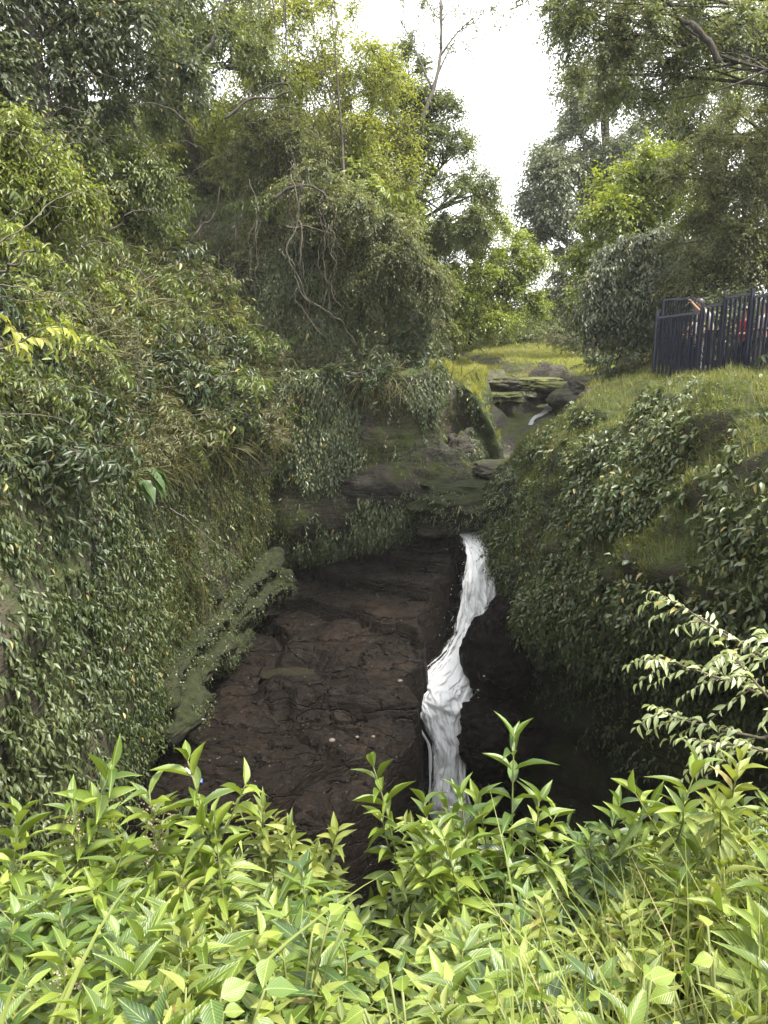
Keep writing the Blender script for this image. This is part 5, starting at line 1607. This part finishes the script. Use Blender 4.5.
# the stems that make the top edge of the thicket
heads = [("bright", 112, 743, 2.35, "tall fresh stem standing highest in front of the ivy wall"),
         ("flower", 70, 785, 2.3, "flowering stem standing just beside the tallest stem near the ivy wall"),
         ("bright", 18, 800, 2.2, "fresh leafy stem at the thicket's outer end in front of the ivy wall"),
         ("flower", 148, 775, 2.25, "flowering stem between the two tall stems in front of the slab's lower corner"),
         ("bright", 186, 752, 2.3, "tall fresh stem with a star of leaves beside the scrap of litter"),
         ("bright", 212, 800, 2.15, "lower fresh stem under the star shaped top beside the litter"),
         ("pale", 262, 778, 2.5, "pale fine leaved stem in front of the brown slab, first of the slab group"),
         ("pale", 288, 790, 2.4, "pale fine leaved stem in the middle of the slab group"),
         ("pale", 312, 780, 2.55, "pale fine leaved stem with two heads, last of the slab group"),
         ("pale", 338, 846, 2.5, "pale fine leaved stem sloping down into the gap before the waterfall"),
         ("deep", 415, 850, 2.6, "small dark green sprig at the lowest point of the thicket below the falls"),
         ("bright", 446, 800, 2.4, "leafy stem touching the foot of the waterfall"),
         ("bright", 430, 818, 2.45, "lower leafy stem at the edge of the gap beside the foot of the waterfall"),
         ("deep", 461, 788, 2.35, "darker leafy stem in front of the foot of the waterfall"),
         ("bright", 424, 812, 2.3, "fresh leafy stem hiding the lowest bit of the waterfall from the slab side"),
         ("flower", 438, 806, 2.25, "flowering stem right in front of the lowest bit of the waterfall"),
         ("pale", 452, 800, 2.45, "pale fine leaved stem hiding the bottom of the waterfall"),
         ("bright", 444, 822, 2.15, "short broad stem in front of the bottom of the waterfall"),
         ("bright", 478, 776, 2.45, "leafy stem just to the side of the foot of the waterfall"),
         ("deep", 514, 742, 2.5, "solitary tall dark stem rising over the black hollow beside the waterfall"),
         ("bright", 540, 778, 2.4, "fresh leafy stem next to the solitary tall dark stem"),
         ("deep", 590, 818, 2.5, "dark stem leaning into the black hollow"),
         ("deep", 622, 772, 2.55, "dark stem with a reddish young shoot at the edge of the black hollow"),
         ("bright", 655, 762, 2.4, "fresh stem below the whitish spray at the end of the black hollow"),
         ("bright", 700, 755, 2.3, "fresh stem under the pale arching branches"),
         ("pale", 742, 740, 2.1, "pale stem below the pale arching branches at the thicket's end")]
for kd, x, y, d, lab in heads:
    put_plant(kd, x, y, d, lab, None, r, True)
# the mass of stems filling the bank
ROWN = [(1.55, "in the nearest bank rows"), (1.95, "in the middle bank rows"), (9, "in the back bank rows")]
n_try = 0
cnt = 0
while cnt < 240 and n_try < 6000:
    n_try += 1
    d = 1.02 + 1.6 * r.random()
    x = r.uniform(-90, 860)
    top = silh(x) + 26 + 30 * r.random()
    # nearer rows stand lower in view
    y = top + np.interp(d, [1.1, 1.6, 2.1, 2.6], [190, 95, 40, 8]) * (.75 + .5 * r.random())
    t = P(x, y, d)
    if x > 560 and d < 1.75 and r.random() < .62: continue
    if t[2] - float(bank_h(t[0:1], t[1:2])[0]) < .32: continue
    if any(abs(t[0] - q[0]) < .07 and abs(t[1] - q[1]) < .07 for q in PLACED if len(q) == 3): continue
    kd = r.choice(["bright", "flower", "deep", "pale"], p=[.38, .27, .2, .15] if x < 240 else ([.35, .08, .22, .35] if x < 420 else [.32, .05, .18, .45]))
    row = next(nm for lim, nm in ROWN if d < lim)
    zone = "below the ivy wall" if x < 130 else "below the brown slab" if x < 400 else "below the waterfall" if x < 530 else "below the black hollow" if x < 680 else "below the pale arching branches"
    nm = {"bright": "fresh green stem", "flower": "green stem with beige flower tufts", "deep": "deeper green stem", "pale": "pale fine leaved stem"}[kd]
    put_plant(kd, x, y, d, f"{nm} {row} {zone}", f"{kd} stems {row} {zone}", r)
    PLACED.append((t[0], t[1], 0)); cnt += 1
print("bank plants", cnt)

# low growth over the soil between the stems
mb = MB()
p, n = S_BANK2.sample(14000, r, lambda p, n: (np.abs(p[:, 0]) < 3.2) & (p[:, 1] > .2) & (p[:, 1] < 3.9))
sprays(mb, T_LEAF, p, UPV * .8 + rdir(len(p), r) * .7, .14 + .26 * r.random(len(p)), 6, .085, .034, r, droop=.3, ang=60, ldroop=.2, whorl=.4)
o = mb.build("ground_cover", ML_SHR[0]); tag(o, "low leafy growth covering the soil between the stems of the near bank", "ground cover", None, "stuff")

# grasses: fine tangle towards the right, and a few long blades
ML_FG = leaf_mat("long_grass_blade", (0.0825, 0.1125, 0.0188), (0.1500, 0.1875, 0.0375), (0.2400, 0.2625, 0.0750), .4, .5, spec=.35, nscale=1.0, spot=(.32, .26, .13), spotp=.05)
mb = MB()
p, n = S_BANK2.sample(30000, r, lambda p, n: (p[:, 0] > .15) & (p[:, 0] < 3.2) & (p[:, 1] > .75) & (p[:, 1] < 3.3))
k = r.random(len(p)) < sstep(.2, 1.0, p[:, 0] + .5 * (1.6 - p[:, 1])) * .62
p = p[k][:4600]
tw = rdir(len(p), r) * np.array([1, 1, .3])
leaves(mb, T_BLADE, p, UPV * 1.0 + tw * .55, tw + UPV * .4, (.34 + .30 * r.random(len(p))) * np.interp(p[:, 1], [1, 2, 3], [1.05, .9, .55]), .006 + .006 * r.random(len(p)), r)
o = mb.build("long_grass", ML_FG); tag(o, "tangle of fine yellow green grass blades over the near bank below the black hollow", "grass", None, "stuff")


def grass_tuft(label, base, blades, seed, L=.75, W=.014, toward=(0, 0)):
    rr = np.random.default_rng(seed)
    root = empty("grass_tuft", base); tag(root, label, "grass tuft")
    for k in range(blades):
        mb = MB()
        a = rr.random() * 2 * PI
        dd = norm(np.array([math.cos(a) * .45 + toward[0], math.sin(a) * .45 + toward[1], 1.0]))
        l = L * (.7 + .5 * rr.random())
        t = np.linspace(0, 1, 12)
        c = dd * (t * l)[:, None] + (np.array([dd[0], dd[1], 0]) * 1.1 - UPV * (.7 + .5 * rr.random())) * (t ** 2.1 * l * .85)[:, None]
        tan = norm(np.gradient(c, axis=0)); sd = norm(np.cross(tan, UPV + .01)); nn = np.cross(sd, tan)
        wd = W * (1 - t ** 3) * (.35 + .65 * sstep(0, .25, t)) * .5
        V = np.concatenate([c + sd * wd[:, None] + nn * wd[:, None] * .5, c, c - sd * wd[:, None] + nn * wd[:, None] * .5])
        q = []
        for i in range(11): q += [12 + i, 12 + i + 1, i + 1, i, 24 + i, 24 + i + 1, 12 + i + 1, 12 + i]
        U = np.concatenate([np.stack([t, t * 0 + .9], -1), np.stack([t, t * 0 + .5], -1), np.stack([t, t * 0 + .1], -1)])
        mb.add(V, q, [4] * 22, U)
        mb.build("blade", ML_FG, root)
    return root


def onbank(x, y): return (x, y, float(bank_h(np.array([x]), np.array([y]))[0]))
grass_tuft("clump of long broad arching grass blades in the nearest corner below the ivy wall", onbank(-.66, .88), 14, 801, 1.05, .013, (.30, .14))
grass_tuft("clump of narrow grass blades crossing the leaves next to the broad bladed clump", onbank(-.50, .86), 10, 802, .95, .009, (.25, .1))
grass_tuft("bunch of fine grass standing below the waterfall among the leafy stems", onbank(.12, 1.15), 8, 803, .62, .009, (.2, .1))
grass_tuft("bunch of fine grass leaning away from the nearest corner below the pale branches", onbank(.62, 1.2), 10, 804, .7, .010, (-.3, .1))
grass_tuft("bunch of straw coloured grass in the nearest corner below the pale branches", onbank(.80, 1.1), 10, 805, .65, .009, (-.1, .2))
grass_tuft("bunch of upright grass under the black hollow in the middle rows", onbank(.75, 1.7), 9, 806, .75, .010, (-.1, .1))

# broad round-leaved herbs low in the nearest rows
def herb(label, px, py, d, n, seed, L=.085, m=FGL[0]):
    rr = np.random.default_rng(seed)
    t = P(px, py, d)
    g = float(bank_h(np.array([t[0]]), np.array([t[1]]))[0])
    root = empty("broad_leaf_herb", (t[0], t[1], g)); tag(root, label, "herb")
    H = t[2] - g
    st, fo = MB(), MB()
    T = [tmpl_leaf(6, .12, -.15, .35, .03), tmpl_leaf(6, .06, -.3, .38, .04)]
    for k in range(n):
        a = rr.random() * 2 * PI
        e = np.array([math.cos(a) * .14 * rr.random() ** .5, math.sin(a) * .14 * rr.random() ** .5, H * (.75 + .3 * rr.random())])
        u = np.linspace(0, 1, 6)[:, None]
        pts = np.array([0, 0, -.03]) * (1 - u) + e * u + np.array([e[0], e[1], 0]) * (u - u ** 2) * -.6
        st.tube(pts, .003, 4)
        L_ = L * .72
        d_ = norm(np.array([math.cos(a), math.sin(a), .05]) - UPV * .25 + rr.normal(size=3) * .2)
        z = .75 + .5 * rr.random()
        leaves(fo, T, e[None], d_[None], (UPV + rr.normal(size=3) * .25 + np.array([0, -.3, 0]))[None], L_ * z, L_ * .72 * z, rr)
    st.build("stem", M_STEM, root); fo.build("foliage", m, root)


herb("round leaved pale herb in the nearest row below the slab", 205, 985, 1.25, 9, 811, .085, FGL[1])
herb("heart shaped leaf herb hanging over stems below the brown slab", 290, 925, 1.5, 7, 812, .085, FGL[0])
herb("crinkled bright herb in the nearest row beside the broad grass", 185, 1000, 1.2, 8, 813, .075, FGL[0])
herb("round leaved bright herb in the nearest row below the waterfall", 560, 985, 1.25, 10, 814, .07, FGL[0])
herb("round leaved bright herb in the nearest row below the black hollow", 640, 1000, 1.2, 10, 815, .065, FGL[0])
herb("round leaved bright herb in the nearest row below the pale branches", 740, 965, 1.3, 10, 816, .065, FGL[0])
herb("small bright herb in the nearest row in the middle of the bank", 420, 1000, 1.2, 8, 817, .06, FGL[0])


# ------------------------------------------------------------------ branches reaching in from beside the viewer
M_PALE = leaf_mat("pale_branch_leaf", (0.1920, 0.2400, 0.1152), (0.3264, 0.3840, 0.2016), (0.4800, 0.5280, 0.3168), .35, .35, vein=.4, spec=.6)
M_SUNL = leaf_mat("yellow_branch_leaf", (.22, .26, .05), (.32, .35, .07), (.42, .42, .12), .5, .4, vein=.4)


def branch_shrub(name, label, base, arms, m, leafL, leafW, seed, nl=9, subn=7, sl=.26, cat="shrub"):
    rr = np.random.default_rng(seed)
    base = np.asarray(base, float)
    root = empty(name, base); tag(root, label, cat)
    fo = MB()
    for arm in arms:
        C = np.array([P(*q) for q in arm]) - base
        C = np.concatenate([np.zeros((1, 3)) - [0, 0, .05], C])
        pts = catmull(C, 8)
        br = MB(); tw = MB()
        t = np.linspace(0, 1, len(pts))
        br.tube(pts, .010 * (1 - .8 * t), 5)
        O, D, Ln = [], [], []
        tan = norm(np.gradient(pts, axis=0))
        for k in range(subn):
            u = .42 + .58 * k / (subn - 1)
            i = int(u * (len(pts) - 1))
            sgn = 1 if k % 2 else -1
            sd = norm(np.cross(tan[i], UPV)) * rr.normal() * .5 + UPV * sgn * .45
            O.append(pts[i]); D.append(tan[i] + sd); Ln.append(sl * (1.1 - .55 * u) * (.7 + .6 * rr.random()))
        sprays(fo, T_FINE, np.array(O), np.array(D), np.array(Ln), nl, leafL, leafW, rr, droop=.35, ang=50, ldroop=.45, twig=tw, tr=.003)
        br.V += tw.V; br.U += tw.U; br.S += tw.S; br.L += [l + br.n for l in tw.L]
        br.build("branch", MB_TWIG, root)
    fo.build("foliage", m, root)


branch_shrub("arching_shrub", "whitish green shrub whose long arching branches reach over the black hollow", onbank(2.15, 2.75),
             [[(800, 690, 2.85), (760, 655, 2.9), (720, 632, 2.95), (690, 612, 3.0), (670, 602, 3.0)],
              [(800, 720, 2.75), (750, 690, 2.8), (710, 675, 2.85), (680, 665, 2.9), (656, 658, 2.9)],
              [(800, 750, 2.65), (760, 738, 2.7), (720, 730, 2.75), (690, 722, 2.8), (662, 713, 2.8)],
              [(800, 730, 2.6), (770, 700, 2.65), (745, 670, 2.7), (730, 655, 2.7)],
              [(810, 770, 2.5), (775, 755, 2.55), (740, 745, 2.6), (705, 748, 2.6)],
              [(830, 700, 2.7), (790, 660, 2.75), (768, 640, 2.8)]], M_PALE, .058, .019, 901, 9, 9, .22)
branch_shrub("sunlit_shrub", "glowing yellow leaf cluster on a dark twig reaching in front of the near hillside", (-3.3, 4.0, .1),
             [[(-70, 330, 4.2), (-20, 350, 4.2), (15, 345, 4.2), (40, 330, 4.2), (62, 327, 4.2)], [(-60, 300, 4.25), (-20, 310, 4.25), (10, 325, 4.3), (22, 340, 4.3)]], M_SUNL, .085, .032, 902, 6, 5, .12)

# ------------------------------------------------------------------ hanging vines, roots and dry twigs
RADK = .7
MB_ROOT = bark_mat('pale_root', (.035, .03, .022), (.12, .10, .078), 14)


def vine(name, label, pts, rad, seed, m, cat="vine", wob=.05, group=None):
    rr = np.random.default_rng(seed)
    C = np.array([P(*q) for q in pts])
    C = catmull(C, 10)
    t = np.linspace(0, 1, len(C))
    C = C + 1.6 * wob * np.stack([fbm(np.stack([t * 7, t * 0 + seed + k, t * 0], -1), 3, seed + k) for k in range(3)], -1)
    mb = MB(); b = C[0].copy()
    mb.tube(C - b, rad * RADK * (1 - .6 * t) * (1 + .3 * fbm(np.stack([t * 23, t * 0 + seed, t * 0], -1), 2, seed)), 5)
    o = mb.build(name, m, None, loc=b)
    return tag(o, label, cat, group)


vine("hanging_vine", "long dark vine hanging straight down the middle of the glowing yellow green tree", [(286, -30, 24), (287, 40, 24), (289, 90, 24), (288, 150, 24)], .035, 1, MB_BARK)
vine("hanging_vine", "dark vine hanging beside the grey limb above the hillside shrubs", [(212, -30, 22), (214, 30, 22), (220, 60, 22), (220, 95, 22)], .03, 2, MB_BARK)
vine("hanging_vine", "slanting thin vine in front of the glowing tree, closest to the hillside", [(258, -20, 24), (252, 40, 24), (246, 70, 24)], .022, 3, MB_BARK)
vine("hanging_vine", "thin crooked vine between the two straight vines of the glowing tree", [(272, -20, 24), (274, 30, 24), (270, 60, 24), (280, 90, 24)], .02, 4, MB_BARK)
vine("hanging_root", "pale twisted aerial root hanging in front of the dark recess", [(292, 170, 21.2), (296, 215, 21), (292, 255, 20.9), (300, 290, 20.9), (312, 312, 20.9)], .035, 5, MB_ROOT, "root", .14)
vine("hanging_root", "second pale aerial root hanging close to the twisted one", [(300, 180, 21.2), (298, 230, 21), (302, 270, 20.9), (296, 300, 20.9), (318, 330, 20.9)], .03, 6, MB_ROOT, "root", .16)
vine("hanging_root", "forked pale root end crossing the recess low above the shelf", [(285, 250, 20.9), (300, 285, 20.9), (330, 318, 21), (362, 345, 21.2)], .025, 7, MB_ROOT, "root", .12)
vine("bare_branch", "thick dark forked branch curving over in front of the glowing tree", [(225, 120, 21), (250, 100, 21.2), (275, 97, 21.5), (290, 92, 21.5), (286, 84, 21.5), (265, 86, 21.5), (248, 102, 21.4)], .055, 8, MB_BARK, "branch", .05)
vine("bare_branch", "dark arched limb framing the recess under the domed olive bush", [(275, 200, 21.5), (290, 188, 21.5), (315, 188, 21.5), (330, 205, 21.5), (340, 235, 21.6)], .07, 9, MB_BARK, "branch", .06)
vine("bare_branch", "dark limb reaching out of the recess below the arched limb", [(285, 228, 21.6), (310, 228, 21.5), (335, 238, 21.5), (345, 255, 21.5)], .05, 10, MB_BARK, "branch", .05)
vine("bare_branch", "black forked twig standing out among the hillside shrubs", [(190, 243, 15), (200, 228, 15), (212, 215, 15), (218, 195, 15), (218, 175, 15)], .035, 11, MB_BARK, "branch", .05)
vine("bare_branch", "dark leaning stem low at the outer edge of the near hillside", [(-10, 280, 8.2), (15, 265, 8.2), (38, 240, 8.2)], .03, 12, MB_BARK, "branch", .04)
vine("dry_twig", "long pale arching twig sweeping over the near hillside shrubs", [(-15, 250, 7.2), (25, 222, 7.4), (60, 200, 7.8), (98, 190, 8.4), (128, 192, 8.8)], .012, 13, MB_ROOT, "twig", .04)
vine("dry_twig", "pale dry twig lying level across the hillside, upper one of the pair", [(-15, 283, 7.2), (20, 290, 7.2), (45, 294, 7.3), (75, 297, 7.4), (92, 308, 7.5)], .012, 14, MB_ROOT, "twig", .03)
vine("dry_twig", "pale dry twig below the level one, bending down at its end", [(-15, 302, 7.2), (30, 298, 7.2), (70, 302, 7.3), (98, 318, 7.5)], .010, 15, MB_ROOT, "twig", .03)
vine("dry_twig", "thin pale twig slanting across the upper ivy", [(-10, 412, 7.2), (30, 415, 7.3), (70, 425, 7.6), (110, 450, 8.2)], .009, 16, MB_ROOT, "twig", .03)
vine("dry_twig", "thin upright dark twig in front of the fresh hillside shrubs", [(137, 410, 10.5), (138, 350, 10.5), (136, 310, 10.5), (137, 280, 10.5)], .012, 17, MB_BARK, "twig", .03)
vine("dry_twig", "bare upright twig at the end of the shelf over the channel", [(452, 385, 23.2), (452, 362, 23.3), (446, 335, 23.5)], .022, 18, MB_BARK, "twig", .05)
vine("dry_twig", "bare dark twig leaning up over the sunny flats", [(448, 388, 23.0), (466, 375, 23.2), (482, 362, 23.4), (496, 343, 23.6)], .022, 19, MB_BARK, "twig", .04)
vine("dry_twig", "bare forked twig rising between the shelf and the flats", [(462, 378, 23.6), (460, 350, 23.8), (456, 325, 24)], .02, 20, MB_BARK, "twig", .05)
vine("bare_branch", "thick bare limb slanting up through the high feathery tree", [(720, 60, 17), (690, 25, 17), (662, 0, 17), (640, -25, 17)], .10, 21, MB_BARK, "branch", .08)
vine("bare_branch", "thin bare limb curving across the high feathery tree beneath the thick one", [(708, 45, 17.2), (668, 12, 17.2), (650, 15, 17.2), (632, 32, 17.2), (625, 48, 17.2)], .045, 22, MB_BARK, "branch", .06)
vine("bare_branch", "leaning grey limb above the hillside beside the hanging dark vine", [(205, 55, 21), (216, 25, 21), (226, -5, 21), (232, -40, 21)], .09, 23, MB_BARK2, "branch", .06)
rv = np.random.default_rng(321)
for k in range(16):
    x = rv.uniform(232, 345); y0 = rv.uniform(150, 230); dd = rv.uniform(20.6, 21.6)
    L_ = rv.uniform(60, 130)
    vine("hanging_vine", "thin tangled vine hanging in front of the dark recess beneath the domed bush", [(x, y0, dd), (x + rv.normal() * 6, y0 + L_ * .35, dd), (x + rv.normal() * 9, y0 + L_ * .7, dd), (x + rv.normal() * 14, y0 + L_, dd)], .017, 200 + k, MB_ROOT if k % 2 else MB_BARK, "vine", .10, "thin vines in front of the recess")
for k in range(12):
    x = rv.uniform(195, 345); dd = rv.uniform(22.5, 24.5)
    L_ = rv.uniform(60, 150)
    vine("hanging_vine", "thin dark vine hanging straight down among the yellow green treetops", [(x, -30, dd), (x + rv.normal() * 3, L_ * .3, dd), (x + rv.normal() * 5, L_ * .65, dd), (x + rv.normal() * 6, L_, dd)], .018, 230 + k, MB_BARK, "vine", .06, "thin vines in the treetops")
for k in range(18):
    x = rv.uniform(0, 235); y = rv.uniform(90, 300); dd = 7.0 + x * .034 + (300 - y) * .012
    s_ = rv.choice([-1, 1]); L_ = rv.uniform(35, 75)
    vine("dry_twig", "thin dry twig arching out of the hillside shrubs", [(x, y, dd), (x + s_ * L_ * .3, y - L_ * .30, dd - .1), (x + s_ * L_ * .7, y - L_ * .42, dd - .15), (x + s_ * L_, y - L_ * .30 + rv.normal() * 8, dd - .2)], .0011 * dd, 260 + k, MB_ROOT if k % 3 else MB_BARK, "twig", .04, "dry twigs in the hillside shrubs")
# slack cable across the mossy wall
vine("cable", "thin pale cable slung diagonally across the brown mossy wall", [(170, 508, 12.6), (188, 520, 13.5), (212, 540, 15.0), (238, 558, 16.8)], .007, 24, plain_mat("cable_grey", (.42, .42, .40), .6), "cable", .01)

# ------------------------------------------------------------------ ferns and big-leaved herbs on the left wall
def fern(label, base, nrm, n, L, seed, group=None):
    rr = np.random.default_rng(seed)
    root = empty("fern", base); tag(root, label, "fern", group)
    for k in range(n):
        mb = MB()
        side = norm(np.cross(nrm, UPV))
        d = norm(np.asarray(nrm) * (.6 + .4 * rr.random()) + side * rr.normal() * .6 + UPV * (.35 + .4 * rr.random()))
        l = L * (.7 + .5 * rr.random())
        t = np.linspace(0, 1, 22)
        c = d * (t * l)[:, None] - UPV * (t ** 2 * l * .75)[:, None]
        tan = norm(np.gradient(c, axis=0)); sd = norm(np.cross(tan, UPV) + 1e-5)
        w_ = l * .2 * np.sin(PI * np.clip(t * .93 + .07, 0, 1)) ** .7
        mb.tube(c, .004, 4)
        for s in (-1, 1):
            leaves(mb, T_DIA, c, sd * s + tan * .45 - UPV * .15, np.cross(sd, tan) + rr.normal(size=(22, 3)) * .1, w_ + .01, l * .055, rr)
        mb.build("frond", ML_FERN, root)
    return root


p, n = S_LEFT.sample(30000, r, lambda p, n: (p[:, 1] > 10.5) & (p[:, 1] < 20) & (p[:, 2] > -.6) & (p[:, 2] < 3.0))
px, py = project(p)
ok = (px > 150) & (px < 275) & (py > 300) & (py < 440)
p, n = p[ok], n[ok]
got = []
for i in range(len(p)):
    if len(got) >= 16: break
    if any(np.linalg.norm(p[i] - g) < .75 for g in got): continue
    got.append(p[i])
    hi = p[i, 2] > .9
    z = "in the upper row on the hillside corner" if hi else "in the lower row above the brown mossy wall"
    fern(f"arching fern with pale drooping fronds {z}", p[i], n[i], 7, .8, 950 + i, f"ferns {z}")
# hanging grass on the wall below them
mb = MB()
p, n = S_LEFT.sample(9000, r, lambda p, n: (p[:, 1] > 12) & (p[:, 1] < 21.3) & (p[:, 2] > -.8) & (p[:, 2] < 4.0))
k = r.random(len(p)) < np.clip(.4 + 1.4 * pn(p, .8, 260), 0, 1)
p, n = p[k], n[k]
leaves(mb, T_BLADE, p, n * .8 - UPV * .2 + rdir(len(p), r) * .35, n + UPV * .2, .45 + .5 * r.random(len(p)), .014 + .01 * r.random(len(p)), r)
p, n = S_BACK.sample(9000, r, lambda p, n: (p[:, 0] > -4.5) & (p[:, 0] < .5) & (p[:, 2] > .2) & (p[:, 2] < 5.5) & (p[:, 1] < 26))
k = r.random(len(p)) < np.clip(.35 + 1.4 * pn(p, .8, 261), 0, 1)
p, n = p[k], n[k]
leaves(mb, T_BLADE, p, n * .8 - UPV * .2 + rdir(len(p), r) * .35, n + UPV * .2, .35 + .45 * r.random(len(p)), .014 + .010 * r.random(len(p)), r)
o = mb.build("hanging_grass", ML_HGRASS); tag(o, "long dry brownish grass trailing down the hillside corner and the dark recess", "grass", None, "stuff")


def big_leaf(label, q, n, L, seed):
    rr = np.random.default_rng(seed)
    root = empty("taro_plant", q); tag(root, label, "plant")
    m = BIGL
    T = [tmpl_leaf(6, .1, -.25, .3, .02), tmpl_leaf(6, .15, -.4, .33, .02)]
    for k in range(n):
        st, fo = MB(), MB()
        d = norm(np.array([.8 + .3 * rr.random(), -.3 + rr.normal() * .5, .35 + .5 * rr.random()]))
        l = L * (.9 + .6 * rr.random())
        u = np.linspace(0, 1, 7)
        pts = d * (u * l)[:, None] - UPV * (u ** 2 * l * .3)[:, None]
        st.tube(pts, .009 * (1 - .4 * u), 5)
        leaves(fo, T, pts[-1][None], norm(d * .6 - UPV * .75)[None], (d * .6 + UPV * .5)[None], L * (.8 + .5 * rr.random()), L * .5, rr)
        s_ = st.build("stem", M_STEM, root)
        fo.build("leaf", m, root)


BIGL = leaf_mat("taro_leaf", (.035, .075, .022), (.06, .11, .032), (.09, .15, .05), .35, .3, vein=.6, spec=.6)
p, n = S_LEFT.sample(4000, r, lambda p, n: (p[:, 1] > 9.5) & (p[:, 1] < 12) & (p[:, 2] > -1.6) & (p[:, 2] < .6))
px, py = project(p)
i = int(np.argmin((px - 128) ** 2 + (py - 478) ** 2))
big_leaf("large leaved plant with long dark green leaves growing out of the ivy", p[i], 8, .42, 990)

# ------------------------------------------------------------------ litter
M_PLAST = plain_mat("white_plastic", (.5, .5, .48), .35)
M_PBLUE = plain_mat("blue_plastic", (.05, .10, .42), .4)
def scrap(name, label, c, size, seed, m, cat="litter"):
    rr = np.random.default_rng(seed)
    n = 12
    G = np.stack(np.meshgrid(np.linspace(-.5, .5, n), np.linspace(-.5, .5, n), [0.0], indexing='ij'), -1)[:, :, 0]
    G = G * np.array([size[0], size[1], 1])
    G[..., 2] = size[2] * fbm(G / max(size[:2]) * 3 + seed, 3, seed)
    G[..., 0] += .25 * size[0] * fbm(G / max(size[:2]) * 2 + seed + 5, 2, seed + 1)
    V, L, S, U = grid_mesh(G)
    o = link(name, mesh_from(name, V, L, S, U), m); o.location = tuple(c)
    o.rotation_euler = (rr.normal() * .5, rr.normal() * .5, rr.random() * 6)
    return tag(o, label, cat)


c = P(193, 792, 13.2); c[2] = float(slab_z(c[0:1], c[1:2])[0]) + .05
o = scrap("plastic_scrap", "torn white plastic strip lying at the lower corner of the brown slab", c, (.10, .55, .10), 1, M_PLAST)
c2 = P(200, 800, 13.0); c2[2] = float(slab_z(c2[0:1], c2[1:2])[0]) + .05
scrap("plastic_scrap", "blue plastic scrap beside the torn white strip on the slab", c2, (.16, .14, .08), 2, M_PBLUE)
# pebbles and bits washed onto the slab
M_PEB = plain_mat("pale_pebble", (.10, .088, .072), .7, 0, .3, 8)
ph_ = rng.integers(0, 9999)
big = [(332, 748, 15.0, .07, "pale round pebble stranded low on the brown slab"), (373, 741, 15.4, .045, "small white pebble near the slab's broken corner"), (357, 742, 15.3, .04, "tiny white chip next to the small white pebble"), (400, 688, 17.0, .06, "grey pebble on the slab rim beside the foaming bend")]
for x, y, d, s_, lab in big:
    c = P(x, y, d); c[2] = float(slab_z(c[0:1], c[1:2])[0]) + s_ * .35
    boulder("pebble", lab, c, (s_, s_ * .8, s_ * .6), int(x), M_PEB, cat="pebble", n=14)
mb = MB()
qx = r.uniform(-5.5, .8, 420); qy = r.uniform(12.9, 21.3, 420); qz = slab_z(qx, qy)
for x, y, z in zip(qx, qy, qz):
    s_ = .006 + .02 * r.random() ** 3
    mb.add(np.array([x, y, z + s_ * .3]) + IV * s_ * np.array([1, .8, .6]), IF.ravel(), [3] * len(IF))
o = mb.build("gravel", M_PEB); tag(o, "pale grit and tiny stones scattered over the brown slab", "gravel", None, "stuff")
# white birds resting/flying by the dark rock: seen only as pale flecks, built as wet pale stones
for x, y, d, lab in [(478, 690, 17.2, "white stone chip on the wet black rock beside the falls"), (484, 676, 17.3, "upper white bird fleck shaped as a stone on the wet black rock beside the falls")]:
    c = P(x, y, d - .25)
    boulder("pebble", lab, c, (.03, .02, .02), int(x + y), M_PLAST, cat="pebble", n=12)
